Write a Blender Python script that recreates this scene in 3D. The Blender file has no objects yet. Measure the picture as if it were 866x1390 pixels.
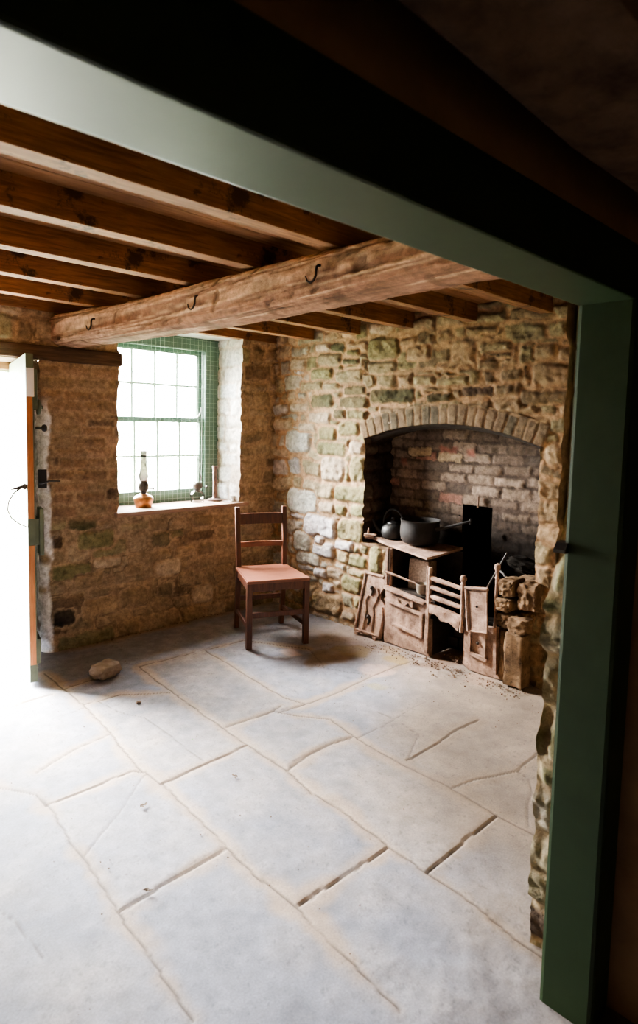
# Old cottage kitchen seen through a green door frame.
import bpy, bmesh, math, random
import numpy as np
from mathutils import Vector, Matrix, noise as mnoise

random.seed(7)
SC = bpy.context.scene
COL = SC.collection
PI = math.pi

# ---------------------------------------------------------------- materials
def new_mat(name):
    m = bpy.data.materials.new(name); m.use_nodes = True
    nt = m.node_tree
    for n in list(nt.nodes): nt.nodes.remove(n)
    out = nt.nodes.new('ShaderNodeOutputMaterial'); b = nt.nodes.new('ShaderNodeBsdfPrincipled')
    nt.links.new(b.outputs[0], out.inputs[0])
    return m, nt, b

def N(nt, t, **kw):
    n = nt.nodes.new(t)
    for k, v in kw.items():
        if k in n.inputs: n.inputs[k].default_value = v
        else: setattr(n, k, v)
    return n

def ramp(nt, src, stops):
    r = nt.nodes.new('ShaderNodeValToRGB'); e = r.color_ramp.elements
    while len(e) < len(stops): e.new(.5)
    for i, (p, c) in enumerate(stops):
        e[i].position = p; e[i].color = (c[0], c[1], c[2], 1)
    nt.links.new(src, r.inputs[0]); return r

def mixc(nt, a, b, fac, mode='MIX'):
    n = nt.nodes.new('ShaderNodeMix'); n.data_type = 'RGBA'; n.blend_type = mode
    for sock, v in ((n.inputs[0], fac), (n.inputs[6], a), (n.inputs[7], b)):
        if hasattr(v, 'is_linked') or hasattr(v, 'links'): nt.links.new(v, sock)
        elif isinstance(v, (int, float)): sock.default_value = v
        else: sock.default_value = (v[0], v[1], v[2], 1)
    return n.outputs[2]

def attr_mat(name, rough=.92, s1=32., s2=190., contrast=.42, bump=.8, dist=.005, spec=.15):
    """material for the masonry meshes: colour attribute broken up by fine grain"""
    m, nt, b = new_mat(name)
    a = N(nt, 'ShaderNodeAttribute', attribute_name='Col')
    tc = N(nt, 'ShaderNodeTexCoord')
    n1 = N(nt, 'ShaderNodeTexNoise', Scale=s1, Detail=6., Roughness=.65)
    n2 = N(nt, 'ShaderNodeTexNoise', Scale=s2, Detail=3., Roughness=.6)
    for n in (n1, n2): nt.links.new(tc.outputs['Object'], n.inputs['Vector'])
    lo, hi = 1 - contrast, 1 + contrast
    r1 = ramp(nt, n1.outputs[0], [(.28, (lo, lo, lo)), (.72, (hi, hi, hi))])
    r2 = ramp(nt, n2.outputs[0], [(.3, (.82, .82, .82)), (.7, (1.14, 1.14, 1.14))])
    c = mixc(nt, a.outputs['Color'], r1.outputs[0], 1., 'MULTIPLY')
    c = mixc(nt, c, r2.outputs[0], 1., 'MULTIPLY')
    nt.links.new(c, b.inputs['Base Color'])
    ad = N(nt, 'ShaderNodeMath', operation='ADD'); nt.links.new(n1.outputs[0], ad.inputs[0])
    ml = N(nt, 'ShaderNodeMath', operation='MULTIPLY'); ml.inputs[1].default_value = .4
    nt.links.new(n2.outputs[0], ml.inputs[0]); nt.links.new(ml.outputs[0], ad.inputs[1])
    bp = N(nt, 'ShaderNodeBump', Strength=bump, Distance=dist)
    nt.links.new(ad.outputs[0], bp.inputs['Height']); nt.links.new(bp.outputs[0], b.inputs['Normal'])
    b.inputs['Roughness'].default_value = rough
    b.inputs['Specular IOR Level'].default_value = spec
    return m

def wood_mat(name, c0, c1, axis='X', scale=6., stretch=14., rough=.75, bump=.3, spots=None, spec=.25):
    m, nt, b = new_mat(name)
    tc = N(nt, 'ShaderNodeTexCoord'); mp = N(nt, 'ShaderNodeMapping')
    s = {'X': (1, stretch, stretch), 'Y': (stretch, 1, stretch), 'Z': (stretch, stretch, 1)}[axis]
    mp.inputs['Scale'].default_value = s
    nt.links.new(tc.outputs['Object'], mp.inputs[0])
    n1 = N(nt, 'ShaderNodeTexNoise', Scale=scale, Detail=7., Roughness=.62, Distortion=.6)
    nt.links.new(mp.outputs[0], n1.inputs['Vector'])
    n2 = N(nt, 'ShaderNodeTexNoise', Scale=scale * .55, Detail=3.)
    nt.links.new(tc.outputs['Object'], n2.inputs['Vector'])
    r1 = ramp(nt, n1.outputs[0], [(.3, c0), (.7, c1)])
    r2 = ramp(nt, n2.outputs[0], [(.3, (.72, .70, .68)), (.7, (1.15, 1.12, 1.1))])
    c = mixc(nt, r1.outputs[0], r2.outputs[0], 1., 'MULTIPLY')
    if spots:
        n3 = N(nt, 'ShaderNodeTexNoise', Scale=spots[1], Detail=8., Roughness=.7)
        nt.links.new(tc.outputs['Object'], n3.inputs['Vector'])
        r3 = ramp(nt, n3.outputs[0], [(spots[2], (0, 0, 0)), (spots[2] + .06, (1, 1, 1))])
        c = mixc(nt, c, spots[0], r3.outputs[0])
    nt.links.new(c, b.inputs['Base Color'])
    bp = N(nt, 'ShaderNodeBump', Strength=bump, Distance=.003)
    nt.links.new(n1.outputs[0], bp.inputs['Height']); nt.links.new(bp.outputs[0], b.inputs['Normal'])
    b.inputs['Roughness'].default_value = rough
    b.inputs['Specular IOR Level'].default_value = spec
    return m

def mottled(name, c0, c1, scale=18., rough=.7, metal=0., bump=.3, dist=.002, c2=None, t2=.62, spec=.3, broad=0.):
    m, nt, b = new_mat(name)
    tc = N(nt, 'ShaderNodeTexCoord')
    n1 = N(nt, 'ShaderNodeTexNoise', Scale=scale, Detail=8., Roughness=.65)
    nt.links.new(tc.outputs['Object'], n1.inputs['Vector'])
    r1 = ramp(nt, n1.outputs[0], [(.3, c0), (.7, c1)])
    c = r1.outputs[0]
    if c2:
        n2 = N(nt, 'ShaderNodeTexNoise', Scale=scale * 2.7, Detail=6., Roughness=.7)
        nt.links.new(tc.outputs['Object'], n2.inputs['Vector'])
        r2 = ramp(nt, n2.outputs[0], [(t2, (0, 0, 0)), (t2 + .08, (1, 1, 1))])
        c = mixc(nt, c, c2, r2.outputs[0])
    if broad:
        n3 = N(nt, 'ShaderNodeTexNoise', Scale=scale * .35, Detail=6., Roughness=.7)
        nt.links.new(tc.outputs['Object'], n3.inputs['Vector'])
        r3 = ramp(nt, n3.outputs[0], [(.34, (1 - broad, 1 - broad * 1.05, 1 - broad * 1.1)), (.62, (1.12, 1.1, 1.08))])
        c = mixc(nt, c, r3.outputs[0], 1., 'MULTIPLY')
    nt.links.new(c, b.inputs['Base Color'])
    bp = N(nt, 'ShaderNodeBump', Strength=bump, Distance=dist)
    nt.links.new(n1.outputs[0], bp.inputs['Height']); nt.links.new(bp.outputs[0], b.inputs['Normal'])
    b.inputs['Roughness'].default_value = rough; b.inputs['Metallic'].default_value = metal
    b.inputs['Specular IOR Level'].default_value = spec
    return m

def glass_mat(name, col=(1, 1, 1), mixf=.12, rough=.02):
    m, nt, b = new_mat(name)
    out = [n for n in nt.nodes if n.type == 'OUTPUT_MATERIAL'][0]
    tr = N(nt, 'ShaderNodeBsdfTransparent'); tr.inputs[0].default_value = (*col, 1)
    gl = N(nt, 'ShaderNodeBsdfGlossy', Roughness=rough)
    lw = N(nt, 'ShaderNodeLayerWeight', Blend=.25)
    mm = N(nt, 'ShaderNodeMath', operation='MULTIPLY'); mm.inputs[1].default_value = mixf * 4
    nt.links.new(lw.outputs['Fresnel'], mm.inputs[0])
    mx = N(nt, 'ShaderNodeMixShader'); nt.links.new(mm.outputs[0], mx.inputs[0])
    nt.links.new(tr.outputs[0], mx.inputs[1]); nt.links.new(gl.outputs[0], mx.inputs[2])
    nt.links.new(mx.outputs[0], out.inputs[0])
    return m

M = {}
M['stone'] = attr_mat('rubble stone')
M['floor'] = attr_mat('flagstone', rough=.78, s1=14., s2=150., contrast=.16, bump=.25, dist=.002, spec=.25)
M['joist'] = wood_mat('sawn joist oak', (.115, .052, .024), (.30, .155, .075), 'X', 5., 12., .8, .45, ((.05, .026, .014), 5., .56))
M['board'] = wood_mat('ceiling boards', (.20, .095, .042), (.34, .19, .095), 'X', 4., 14., .8, .3)
M['lintel_wood'] = wood_mat('old lintel timber', (.06, .038, .024), (.16, .105, .068), 'X', 5., 16., .9, .8)
M['chair'] = wood_mat('dark chair wood', (.048, .017, .010), (.115, .040, .022), 'Z', 9., 10., .42, .12, spec=.45)
M['seat'] = wood_mat('worn elm seat', (.14, .046, .026), (.225, .088, .052), 'X', 6., 9., .36, .12, spec=.5)
M['sill'] = wood_mat('weathered sill board', (.22, .14, .10), (.42, .30, .24), 'X', 5., 12., .7, .4)
M['green'] = mottled('dark green paint', (.016, .030, .011), (.022, .039, .016), 9., .5, 0, .12, .002, spec=.26)
M['green_win'] = mottled('sash green paint', (.075, .130, .092), (.095, .155, .115), 12., .5, 0, .15, .002, spec=.35)
M['green_door'] = mottled('pale green door paint', (.36, .42, .33), (.46, .52, .42), 10., .55, 0, .25, .002)
M['door_edge'] = wood_mat('bare door edge', (.34, .13, .05), (.50, .22, .09), 'Z', 6., 14., .7, .2)
M['door_green'] = mottled('olive ledge paint', (.075, .088, .055), (.11, .128, .08), 14., .6, 0, .2, .002)
M['iron'] = mottled('dusty rusted cast iron', (.17, .105, .078), (.44, .30, .23), 17., .85, 0., .9, .005, (.16, .095, .066), .56, .2, .55)
M['iron_dark'] = mottled('sooty iron', (.016, .013, .012), (.05, .038, .03), 22., .62, 0., .4, .003)
M['black'] = mottled('black kitchen iron', (.006, .0055, .0055), (.014, .013, .0125), 16., .5, .0, .25, .002, spec=.5)
M['pan'] = mottled('worn black saucepan', (.011, .0095, .009), (.030, .026, .024), 12., .62, 0., .5, .002, (.035, .028, .024), .66, .18)
M['hook'] = mottled('dark wrought iron', (.02, .013, .01), (.05, .03, .02), 20., .7, .2)
M['tin'] = mottled('dull tin', (.16, .13, .10), (.30, .25, .20), 20., .6, .2, .3)
M['brass'] = mottled('tarnished copper', (.20, .085, .035), (.42, .20, .09), 20., .35, .8, .2)
M['burner'] = mottled('dark brass burner', (.03, .028, .026), (.09, .08, .07), 25., .5, .5)
M['pewter'] = mottled('brown pewter', (.10, .065, .055), (.18, .13, .11), 22., .45, .4)
M['ceramic'] = mottled('white glaze', (.70, .68, .64), (.80, .79, .76), 8., .25, 0, .05)
M['bar'] = mottled('sash bar paint with glare', (.34, .44, .36), (.42, .52, .44), 12., .5, 0, .1, .002)  # sash green lightened: the window's glare is painted into the bars
M['glass'] = glass_mat('window glass')
M['lamp_glass'] = glass_mat('lamp glass', (.80, .80, .78), .22, .08)
M['chimney'] = glass_mat('smoked chimney glass', (.36, .345, .335), .2, .15)
M['mesh'] = mottled('pale wire', (.24, .33, .265), (.32, .41, .34), 30., .5, .0)
M['soot'] = mottled('soot', (.006, .005, .0045), (.018, .015, .012), 16., .95, 0, .6, .006, spec=.05)
M['block'] = mottled('buff hob stone', (.10, .062, .036), (.235, .155, .095), 14., .92, 0, 1., .008, (.06, .040, .026), .56, .1, .5)
M['rock'] = mottled('grey brown rock', (.17, .125, .09), (.33, .27, .215), 14., .92, 0, .9, .006, spec=.12)
M['rubble'] = mottled('crumbled soot and mortar', (.07, .045, .033), (.21, .145, .105), 60., .95, 0, .5, .003, spec=.1)
M['plaster'] = mottled('brown limewash', (.20, .13, .078), (.32, .22, .14), 5., .92, 0, .7, .01, spec=.1)
M['dark_beam'] = mottled('old dark oak', (.05, .03, .018), (.15, .095, .058), 9., .9, 0, 1., .02, spec=.1)
M['leaf_dry'] = mottled('dry leaf', (.05, .033, .02), (.12, .075, .04), 40., .8)
M['leaf_green'] = mottled('small green leaf', (.06, .16, .03), (.10, .24, .05), 40., .7)
M['grass'] = mottled('garden grass', (.42, .50, .30), (.55, .62, .42), 3., .95, 0, .5, .02)
M['path'] = mottled('garden path', (.42, .40, .36), (.58, .55, .50), 4., .95, 0, .4, .01)

# ---------------------------------------------------------------- objects
def thing(name, label, cat, loc=(0, 0, 0), rotz=0., group=None, kind=None):
    o = bpy.data.objects.new(name, None); COL.objects.link(o)
    o.location = loc; o.rotation_euler = (0, 0, rotz); o.empty_display_size = .1
    tag(o, label, cat, group, kind); return o

def tag(o, label=None, cat=None, group=None, kind=None):
    if label: o['label'] = label
    if cat: o['category'] = cat
    if group: o['group'] = group
    if kind: o['kind'] = kind
    return o

def link_mesh(name, me, mat, parent=None, kind=None):
    me.materials.append(mat)
    o = bpy.data.objects.new(name, me); COL.objects.link(o)
    if parent is not None: o.parent = parent
    if kind: o['kind'] = kind
    return o

def obj(name, b, mat, parent=None, smooth=False, local=False, kind=None, label=None):
    """b: a builder in world coordinates (or in the parent's own frame when local)"""
    bm = b.bm
    if parent is not None and not local:
        off = Vector(parent.location); p = parent.parent
        while p is not None:
            off += Vector(p.location); p = p.parent
        bmesh.ops.translate(bm, verts=bm.verts, vec=-off)
    bmesh.ops.recalc_face_normals(bm, faces=bm.faces)
    me = bpy.data.meshes.new(name); bm.to_mesh(me); bm.free()
    if smooth:
        me.polygons.foreach_set('use_smooth', [True] * len(me.polygons))
        try: me.set_sharp_from_angle(angle=math.radians(40))
        except Exception: pass
    o = link_mesh(name, me, mat, parent, kind)
    if label: o['label'] = label
    return o

class B:
    def __init__(s): s.bm = bmesh.new()
    def box(s, c, d, rot=None, bev=0., seg=2):
        r = bmesh.ops.create_cube(s.bm, size=1.); vs = r['verts']
        bmesh.ops.scale(s.bm, verts=vs, vec=d)
        if bev > 0:
            es = list({e for v in vs for e in v.link_edges})
            g = bmesh.ops.bevel(s.bm, geom=es, offset=bev, segments=seg, affect='EDGES', profile=.6)
            vs = list({v for f in g['faces'] for v in f.verts} | {v for v in vs if v.is_valid})
        if rot is not None: bmesh.ops.rotate(s.bm, verts=vs, cent=(0, 0, 0), matrix=rot)
        bmesh.ops.translate(s.bm, verts=vs, vec=c)
        return vs
    def box2(s, lo, hi, bev=0.):
        lo, hi = Vector(lo), Vector(hi)
        return s.box((lo + hi) / 2, hi - lo, None, bev)
    def bar(s, p0, p1, w, h, up=(0, 0, 1), bev=0.):
        p0, p1 = Vector(p0), Vector(p1); x = (p1 - p0); L = x.length; x.normalize()
        u = Vector(up); y = u.cross(x)
        if y.length < 1e-5: y = Vector((0, 1, 0)).cross(x)
        y.normalize(); z = x.cross(y)
        R = Matrix((x, y, z)).transposed()
        return s.box((p0 + p1) / 2, (L, w, h), R, bev)
    def tube(s, pts, r, n=10, flat=1.):
        pts = [Vector(p) for p in pts]; rs = r if isinstance(r, (list, tuple)) else [r] * len(pts)
        rings = []; t = (pts[1] - pts[0]).normalized()
        a = t.orthogonal().normalized()
        for i, p in enumerate(pts):
            if i == 0: t = pts[1] - pts[0]
            elif i == len(pts) - 1: t = pts[-1] - pts[-2]
            else: t = (pts[i + 1] - pts[i - 1])
            t.normalize(); a = (a - t * a.dot(t)).normalized(); c = t.cross(a)
            rings.append([s.bm.verts.new(p + (a * math.cos(k * 2 * PI / n) + c * math.sin(k * 2 * PI / n) * flat) * rs[i]) for k in range(n)])
        for i in range(len(rings) - 1):
            for k in range(n):
                s.bm.faces.new((rings[i][k], rings[i][(k + 1) % n], rings[i + 1][(k + 1) % n], rings[i + 1][k]))
        s.bm.faces.new(rings[0][::-1]); s.bm.faces.new(rings[-1])
        return [v for q in rings for v in q]
    def lathe(s, prof, c=(0, 0, 0), n=28, rot=None, close=False):
        c = Vector(c); rings = []; allv = []
        for r, z in prof:
            if r < 1e-5:
                v = [s.bm.verts.new(Vector((0, 0, z)))]
            else:
                v = [s.bm.verts.new(Vector((r * math.cos(k * 2 * PI / n), r * math.sin(k * 2 * PI / n), z))) for k in range(n)]
            rings.append(v); allv += v
        for a, b in zip(rings, rings[1:]):
            for k in range(n):
                k2 = (k + 1) % n
                if len(a) == 1 and len(b) == 1: continue
                if len(a) == 1: s.bm.faces.new((a[0], b[k], b[k2]))
                elif len(b) == 1: s.bm.faces.new((a[k], a[k2], b[0]))
                else: s.bm.faces.new((a[k], a[k2], b[k2], b[k]))
        if rot is not None: bmesh.ops.rotate(s.bm, verts=allv, cent=(0, 0, 0), matrix=rot)
        bmesh.ops.translate(s.bm, verts=allv, vec=c)
        return allv
    def prism(s, pts, vec):
        vec = Vector(vec)
        a = [s.bm.verts.new(Vector(p)) for p in pts]; b = [s.bm.verts.new(Vector(p) + vec) for p in pts]
        n = len(a); s.bm.faces.new(a[::-1]); s.bm.faces.new(b)
        for k in range(n): s.bm.faces.new((a[k], a[(k + 1) % n], b[(k + 1) % n], b[k]))
        return a + b
    def sphere(s, c, r, sub=2, sc=(1, 1, 1)):
        g = bmesh.ops.create_icosphere(s.bm, subdivisions=sub, radius=r); vs = g['verts']
        bmesh.ops.scale(s.bm, verts=vs, vec=sc); bmesh.ops.translate(s.bm, verts=vs, vec=c); return vs
    def rough(s, amp, freq, cuts=0, seed=0.):
        if cuts:
            bmesh.ops.subdivide_edges(s.bm, edges=list(s.bm.edges), cuts=cuts, use_grid_fill=True)
        s.bm.normal_update()
        for v in s.bm.verts:
            p = v.co * freq + Vector((seed, seed * 1.7, -seed))
            d = mnoise.fractal(p, 1., 2., 3)
            v.co += v.normal * d * amp
        return s

def stone_blob(size, seed, sub=3, square=.55, amp=.14, freq=2.2):
    """an irregular squared-off stone, centred at the origin"""
    b = B(); vs = b.sphere((0, 0, 0), 1., sub)
    for v in vs:
        d = v.co.normalized(); m = max(abs(d.x), abs(d.y), abs(d.z))
        p = d * (1 - square) + d / m * square * .86
        k = 1 + amp * mnoise.fractal(d * freq + Vector((seed * 3.1, seed, -seed * 2.)), 1., 2., 4)
        v.co = Vector((p.x * size[0], p.y * size[1], p.z * size[2])) * k * .5
    return b

# ---------------------------------------------------------------- numpy noise and masonry
def vnoise(x, y, seed):
    t = np.random.RandomState(seed).rand(256, 256)
    xi = np.floor(x).astype(int); yi = np.floor(y).astype(int)
    fx = x - xi; fy = y - yi; fx = fx * fx * (3 - 2 * fx); fy = fy * fy * (3 - 2 * fy)
    a = t[xi & 255, yi & 255]; b = t[(xi + 1) & 255, yi & 255]; c = t[xi & 255, (yi + 1) & 255]; d = t[(xi + 1) & 255, (yi + 1) & 255]
    return (a * (1 - fx) + b * fx) * (1 - fy) + (c * (1 - fx) + d * fx) * fy - .5

def fbm(x, y, seed, o=4, gain=.55):
    r = 0; a = 1.; s = 0
    for i in range(o):
        r = r + a * vnoise(x * 2 ** i, y * 2 ** i, seed + i * 13); s += a; a *= gain
    return r / s * 2          # about -1..1

def sstep(a, b, x):
    t = np.clip((x - a) / (b - a), 0, 1); return t * t * (3 - 2 * t)

PAL = {'G': (.190, .178, .094), 'D': (.085, .085, .047), 'M': (.265, .222, .138), 'P': (.44, .36, .27), 'W': (.47, .46, .41),
       'L': (.52, .50, .52), 'T': (.34, .25, .16), 'B': (.20, .15, .095), 'K': (.085, .058, .042), 'X': (.025, .024, .024)}

def masonry(U, V, seed, row, width, mortar, palette, explicit=(), warp=.03, joint=.014, relief=.022, rad=.02, grain=.006, bond=False, warpf=4., soft=.012, dark=.35, smear=0.):
    """coursed rubble (or brick) field: returns displacement and colour for the points (U,V)"""
    rs = np.random.RandomState(seed)
    Uw = U + warp * fbm(U * warpf, V * warpf, seed + 50, 3); Vw = V + warp * .8 * fbm(U * warpf * .8, V * warpf, seed + 60, 3)
    Vw = Vw + warp * .25 * fbm(U * 14, V * 14, seed + 61, 2); Uw = Uw + warp * .25 * fbm(U * 14, V * 14, seed + 62, 2)
    v0, v1 = Vw.min() - .3, Vw.max() + .3; u0, u1 = Uw.min() - .5, Uw.max() + .5
    vb = [v0]
    while vb[-1] < v1: vb.append(vb[-1] + rs.uniform(*row))
    vb = np.array(vb); ri = np.clip(np.searchsorted(vb, Vw) - 1, 0, len(vb) - 2)
    SD = np.full(U.shape, 1.); ID = np.zeros(U.shape, int); nid = 1
    cu = np.zeros(U.shape); cv = np.zeros(U.shape)
    for r in range(len(vb) - 1):
        m = ri == r
        if not m.any():
            continue
        h = vb[r + 1] - vb[r]
        ub = [u0 + (0 if bond else rs.uniform(-.2, 0)) - (width[0] * .5 if bond and r % 2 else 0)]
        while ub[-1] < u1: ub.append(ub[-1] + rs.uniform(*width) * (1 if bond else rs.choice([.6, 1, 1, 1.35])))
        ub = np.array(ub); ui = np.clip(np.searchsorted(ub, Uw[m]) - 1, 0, len(ub) - 2)
        c = (ub[ui] + ub[ui + 1]) / 2; hw = (ub[ui + 1] - ub[ui]) / 2 - joint * rs.uniform(.5, 1.6, len(ub))[ui] * .5
        k = vb[r] + h / 2 + rs.uniform(-.006, .006, len(ub))[ui]; hh = h / 2 - joint * rs.uniform(.4, 1.5, len(ub))[ui] * .5
        rr = np.minimum(rad, np.minimum(hw, hh) * .8)
        qx = np.abs(Uw[m] - c) - (hw - rr); qy = np.abs(Vw[m] - k) - (hh - rr)
        SD[m] = np.hypot(np.maximum(qx, 0), np.maximum(qy, 0)) + np.minimum(np.maximum(qx, qy), 0) - rr
        ID[m] = nid + ui; cu[m] = c; cv[m] = k; nid += len(ub)
    kinds = {}
    w2 = .012
    Ue = U + w2 * fbm(U * 9, V * 9, seed + 70, 3); Ve = V + w2 * fbm(U * 9, V * 9, seed + 80, 3)
    for (a, b_, hu, hv, k) in explicit:
        m = (np.abs(U - a) < hu + .05) & (np.abs(V - b_) < hv + .05)
        if not m.any(): continue
        rr = min(hu, hv) * .6
        qx = np.abs(Ue[m] - a) - (hu - rr); qy = np.abs(Ve[m] - b_) - (hv - rr)
        s = np.hypot(np.maximum(qx, 0), np.maximum(qy, 0)) + np.minimum(np.maximum(qx, qy), 0) - rr
        sd = SD[m]; i_ = ID[m]; c1 = cu[m]; c2 = cv[m]
        own = s < joint * .6
        sd[own] = s[own]; i_[own] = nid; c1[own] = a; c2[own] = b_
        SD[m] = sd; ID[m] = i_; cu[m] = c1; cv[m] = c2; kinds[nid] = k; nid += 1
    hgt = rs.uniform(.35, 1.15, nid); tu = rs.uniform(-1, 1, nid) * .07; tv = rs.uniform(-1, 1, nid) * .07
    for i_, k in kinds.items(): hgt[i_] = {'L': 1.6, 'W': 1.05, 'K': .5, 'X': .4}.get(k, 1.05)
    inside = sstep(-.006, .022, -SD)
    g1 = fbm(U * 22, V * 22, seed + 5, 4); g2 = fbm(U * 70, V * 70, seed + 6, 2)
    crag = np.abs(fbm(U * 11 + .3 * V, V * 17, seed + 9, 3))
    H = inside * (relief * hgt[ID] + tu[ID] * (U - cu) + tv[ID] * (V - cv) + grain * g1 + grain * .5 * g2 - grain * 1.2 * crag) \
        + (1 - inside) * (grain * .8 * fbm(U * 30, V * 30, seed + 7, 3))
    # colours
    C = np.empty(U.shape + (3,))
    base = palette(cu, cv, rs.rand(nid)[ID], rs.rand(nid)[ID])
    for i_, k in kinds.items():
        base[ID == i_] = PAL[k]
    lum = (1 + .34 * (rs.rand(nid) - .5))[ID]
    base = base * lum[..., None]
    pat = fbm(U * 6, V * 6, seed + 20, 4)[..., None]; pat2 = fbm(U * 18, V * 18, seed + 21, 3)[..., None]
    base = base * (1 + .22 * pat + .20 * pat2 - .10 * crag[..., None])
    mo = np.array(mortar) * (1 + .2 * pat + .22 * pat2)
    ins = sstep(-.004, soft, -SD + .010 * g2 + .008 * pat[..., 0])[..., None]
    C[...] = base * ins + mo * (1 - ins)
    if smear > 0: C = C + (mo - C) * (smear * sstep(-.5, .35, fbm(U * 3.2, V * 4.5, seed + 34, 5)))[..., None]
    deep = sstep(.004, -.004, -SD) * sstep(.016, .007, SD) * sstep(-.1, .5, fbm(U * 8, V * 8, seed + 33, 2))
    C *= (1 - dark * deep)[..., None]
    H = H - .005 * deep
    return H, np.clip(C, .004, .85)

def grid_mesh(name, P, C, mat, parent=None, kind=None, mask=None, flip=False):
    """P (n,m,3) points, C (n,m,3) colours, mask (n-1,m-1) faces to keep"""
    n, m = P.shape[:2]
    idx = np.arange(n * m).reshape(n, m)
    q = np.stack([idx[:-1, :-1], idx[1:, :-1], idx[1:, 1:], idx[:-1, 1:]], -1)
    q = q.reshape(-1, 4) if mask is None else q[mask]
    if flip: q = q[:, ::-1]
    used = np.unique(q); remap = np.full(n * m, -1); remap[used] = np.arange(len(used)); q = remap[q]
    co = P.reshape(-1, 3)[used]; cc = C.reshape(-1, 3)[used]
    me = bpy.data.meshes.new(name)
    me.vertices.add(len(co)); me.vertices.foreach_set('co', co.astype(np.float32).ravel())
    me.loops.add(q.size); me.loops.foreach_set('vertex_index', q.astype(np.int32).ravel())
    me.polygons.add(len(q)); me.polygons.foreach_set('loop_start', np.arange(0, q.size, 4, dtype=np.int32))
    me.polygons.foreach_set('use_smooth', np.ones(len(q), bool))
    me.update(calc_edges=True)
    at = me.color_attributes.new('Col', 'FLOAT_COLOR', 'POINT')
    at.data.foreach_set('color', np.concatenate([cc, np.ones((len(cc), 1))], 1).astype(np.float32).ravel())
    return link_mesh(name, me, mat, parent, kind)

def axis_pts(brk, ds):
    o = []
    for a, b in zip(brk, brk[1:]):
        n = max(1, int(round((b - a) / ds))); o += list(np.linspace(a, b, n, endpoint=False))
    return np.array(o + [brk[-1]])

# ================================================================ THE ROOM
ZJ, ZC = 2.159, 2.264            # underside of joists, underside of boards

def pickc(r, opts):
    cols = np.array([PAL[o] if isinstance(o, str) else o for o, w in opts]); w = np.cumsum([w for o, w in opts]); w = w / w[-1]
    return cols[np.searchsorted(w, np.clip(r, 0, .9999))]

def blend(a, b, f): return a * (1 - f[..., None]) + b * f[..., None]

def pal_right(cy, cz, r1, r2):
    green = pickc(r1, [('G', 3), ('M', 4), ('D', 1.2), ('T', 1.5), ('P', 1.2)])
    pale = pickc(r1, [('W', 3), ('L', 2), ('P', 4), ('M', 1.5)])
    brown = pickc(r1, [('T', 4), ('B', 2.5), ('M', 2.5), ('G', .6)])
    lowl = sstep(1.15, .65, cz) * sstep(-1.1, -.7, cy)
    left = sstep(-.55, -.25, cy)
    c = blend(green, brown, sstep(-1.25, -1.75, cy))
    c = blend(c, pale * .93, np.maximum(lowl, left * .75))
    return c

def pal_back(cx, cz, r1, r2):
    a = pickc(r1, [((.285, .215, .145), 4), ((.235, .18, .12), 3), ((.33, .26, .185), 2), ((.215, .20, .12), 1.2), ((.17, .12, .08), 1)])
    return a

def pal_brick(cx, cz, r1, r2):
    return pickc(r1, [((.275, .18, .12), 4), ((.23, .15, .10), 3), ((.32, .22, .155), 2), ((.15, .10, .07), .6), ((.26, .195, .13), 2)])

def pal_soot(cx, cz, r1, r2):
    c = pickc(r1, [((.185, .135, .10), 4), ((.145, .105, .08), 3), ((.225, .165, .125), 2), ((.23, .12, .09), .4), ((.10, .075, .06), 1)])
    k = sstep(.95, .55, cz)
    return c * (1 - .5 * k)[..., None]

def pal_white(cx, cz, r1, r2):
    return pickc(r1, [((.66, .62, .57), 4), ((.58, .53, .47), 2), ((.70, .68, .66), 2), ((.44, .37, .30), .7)])

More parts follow.
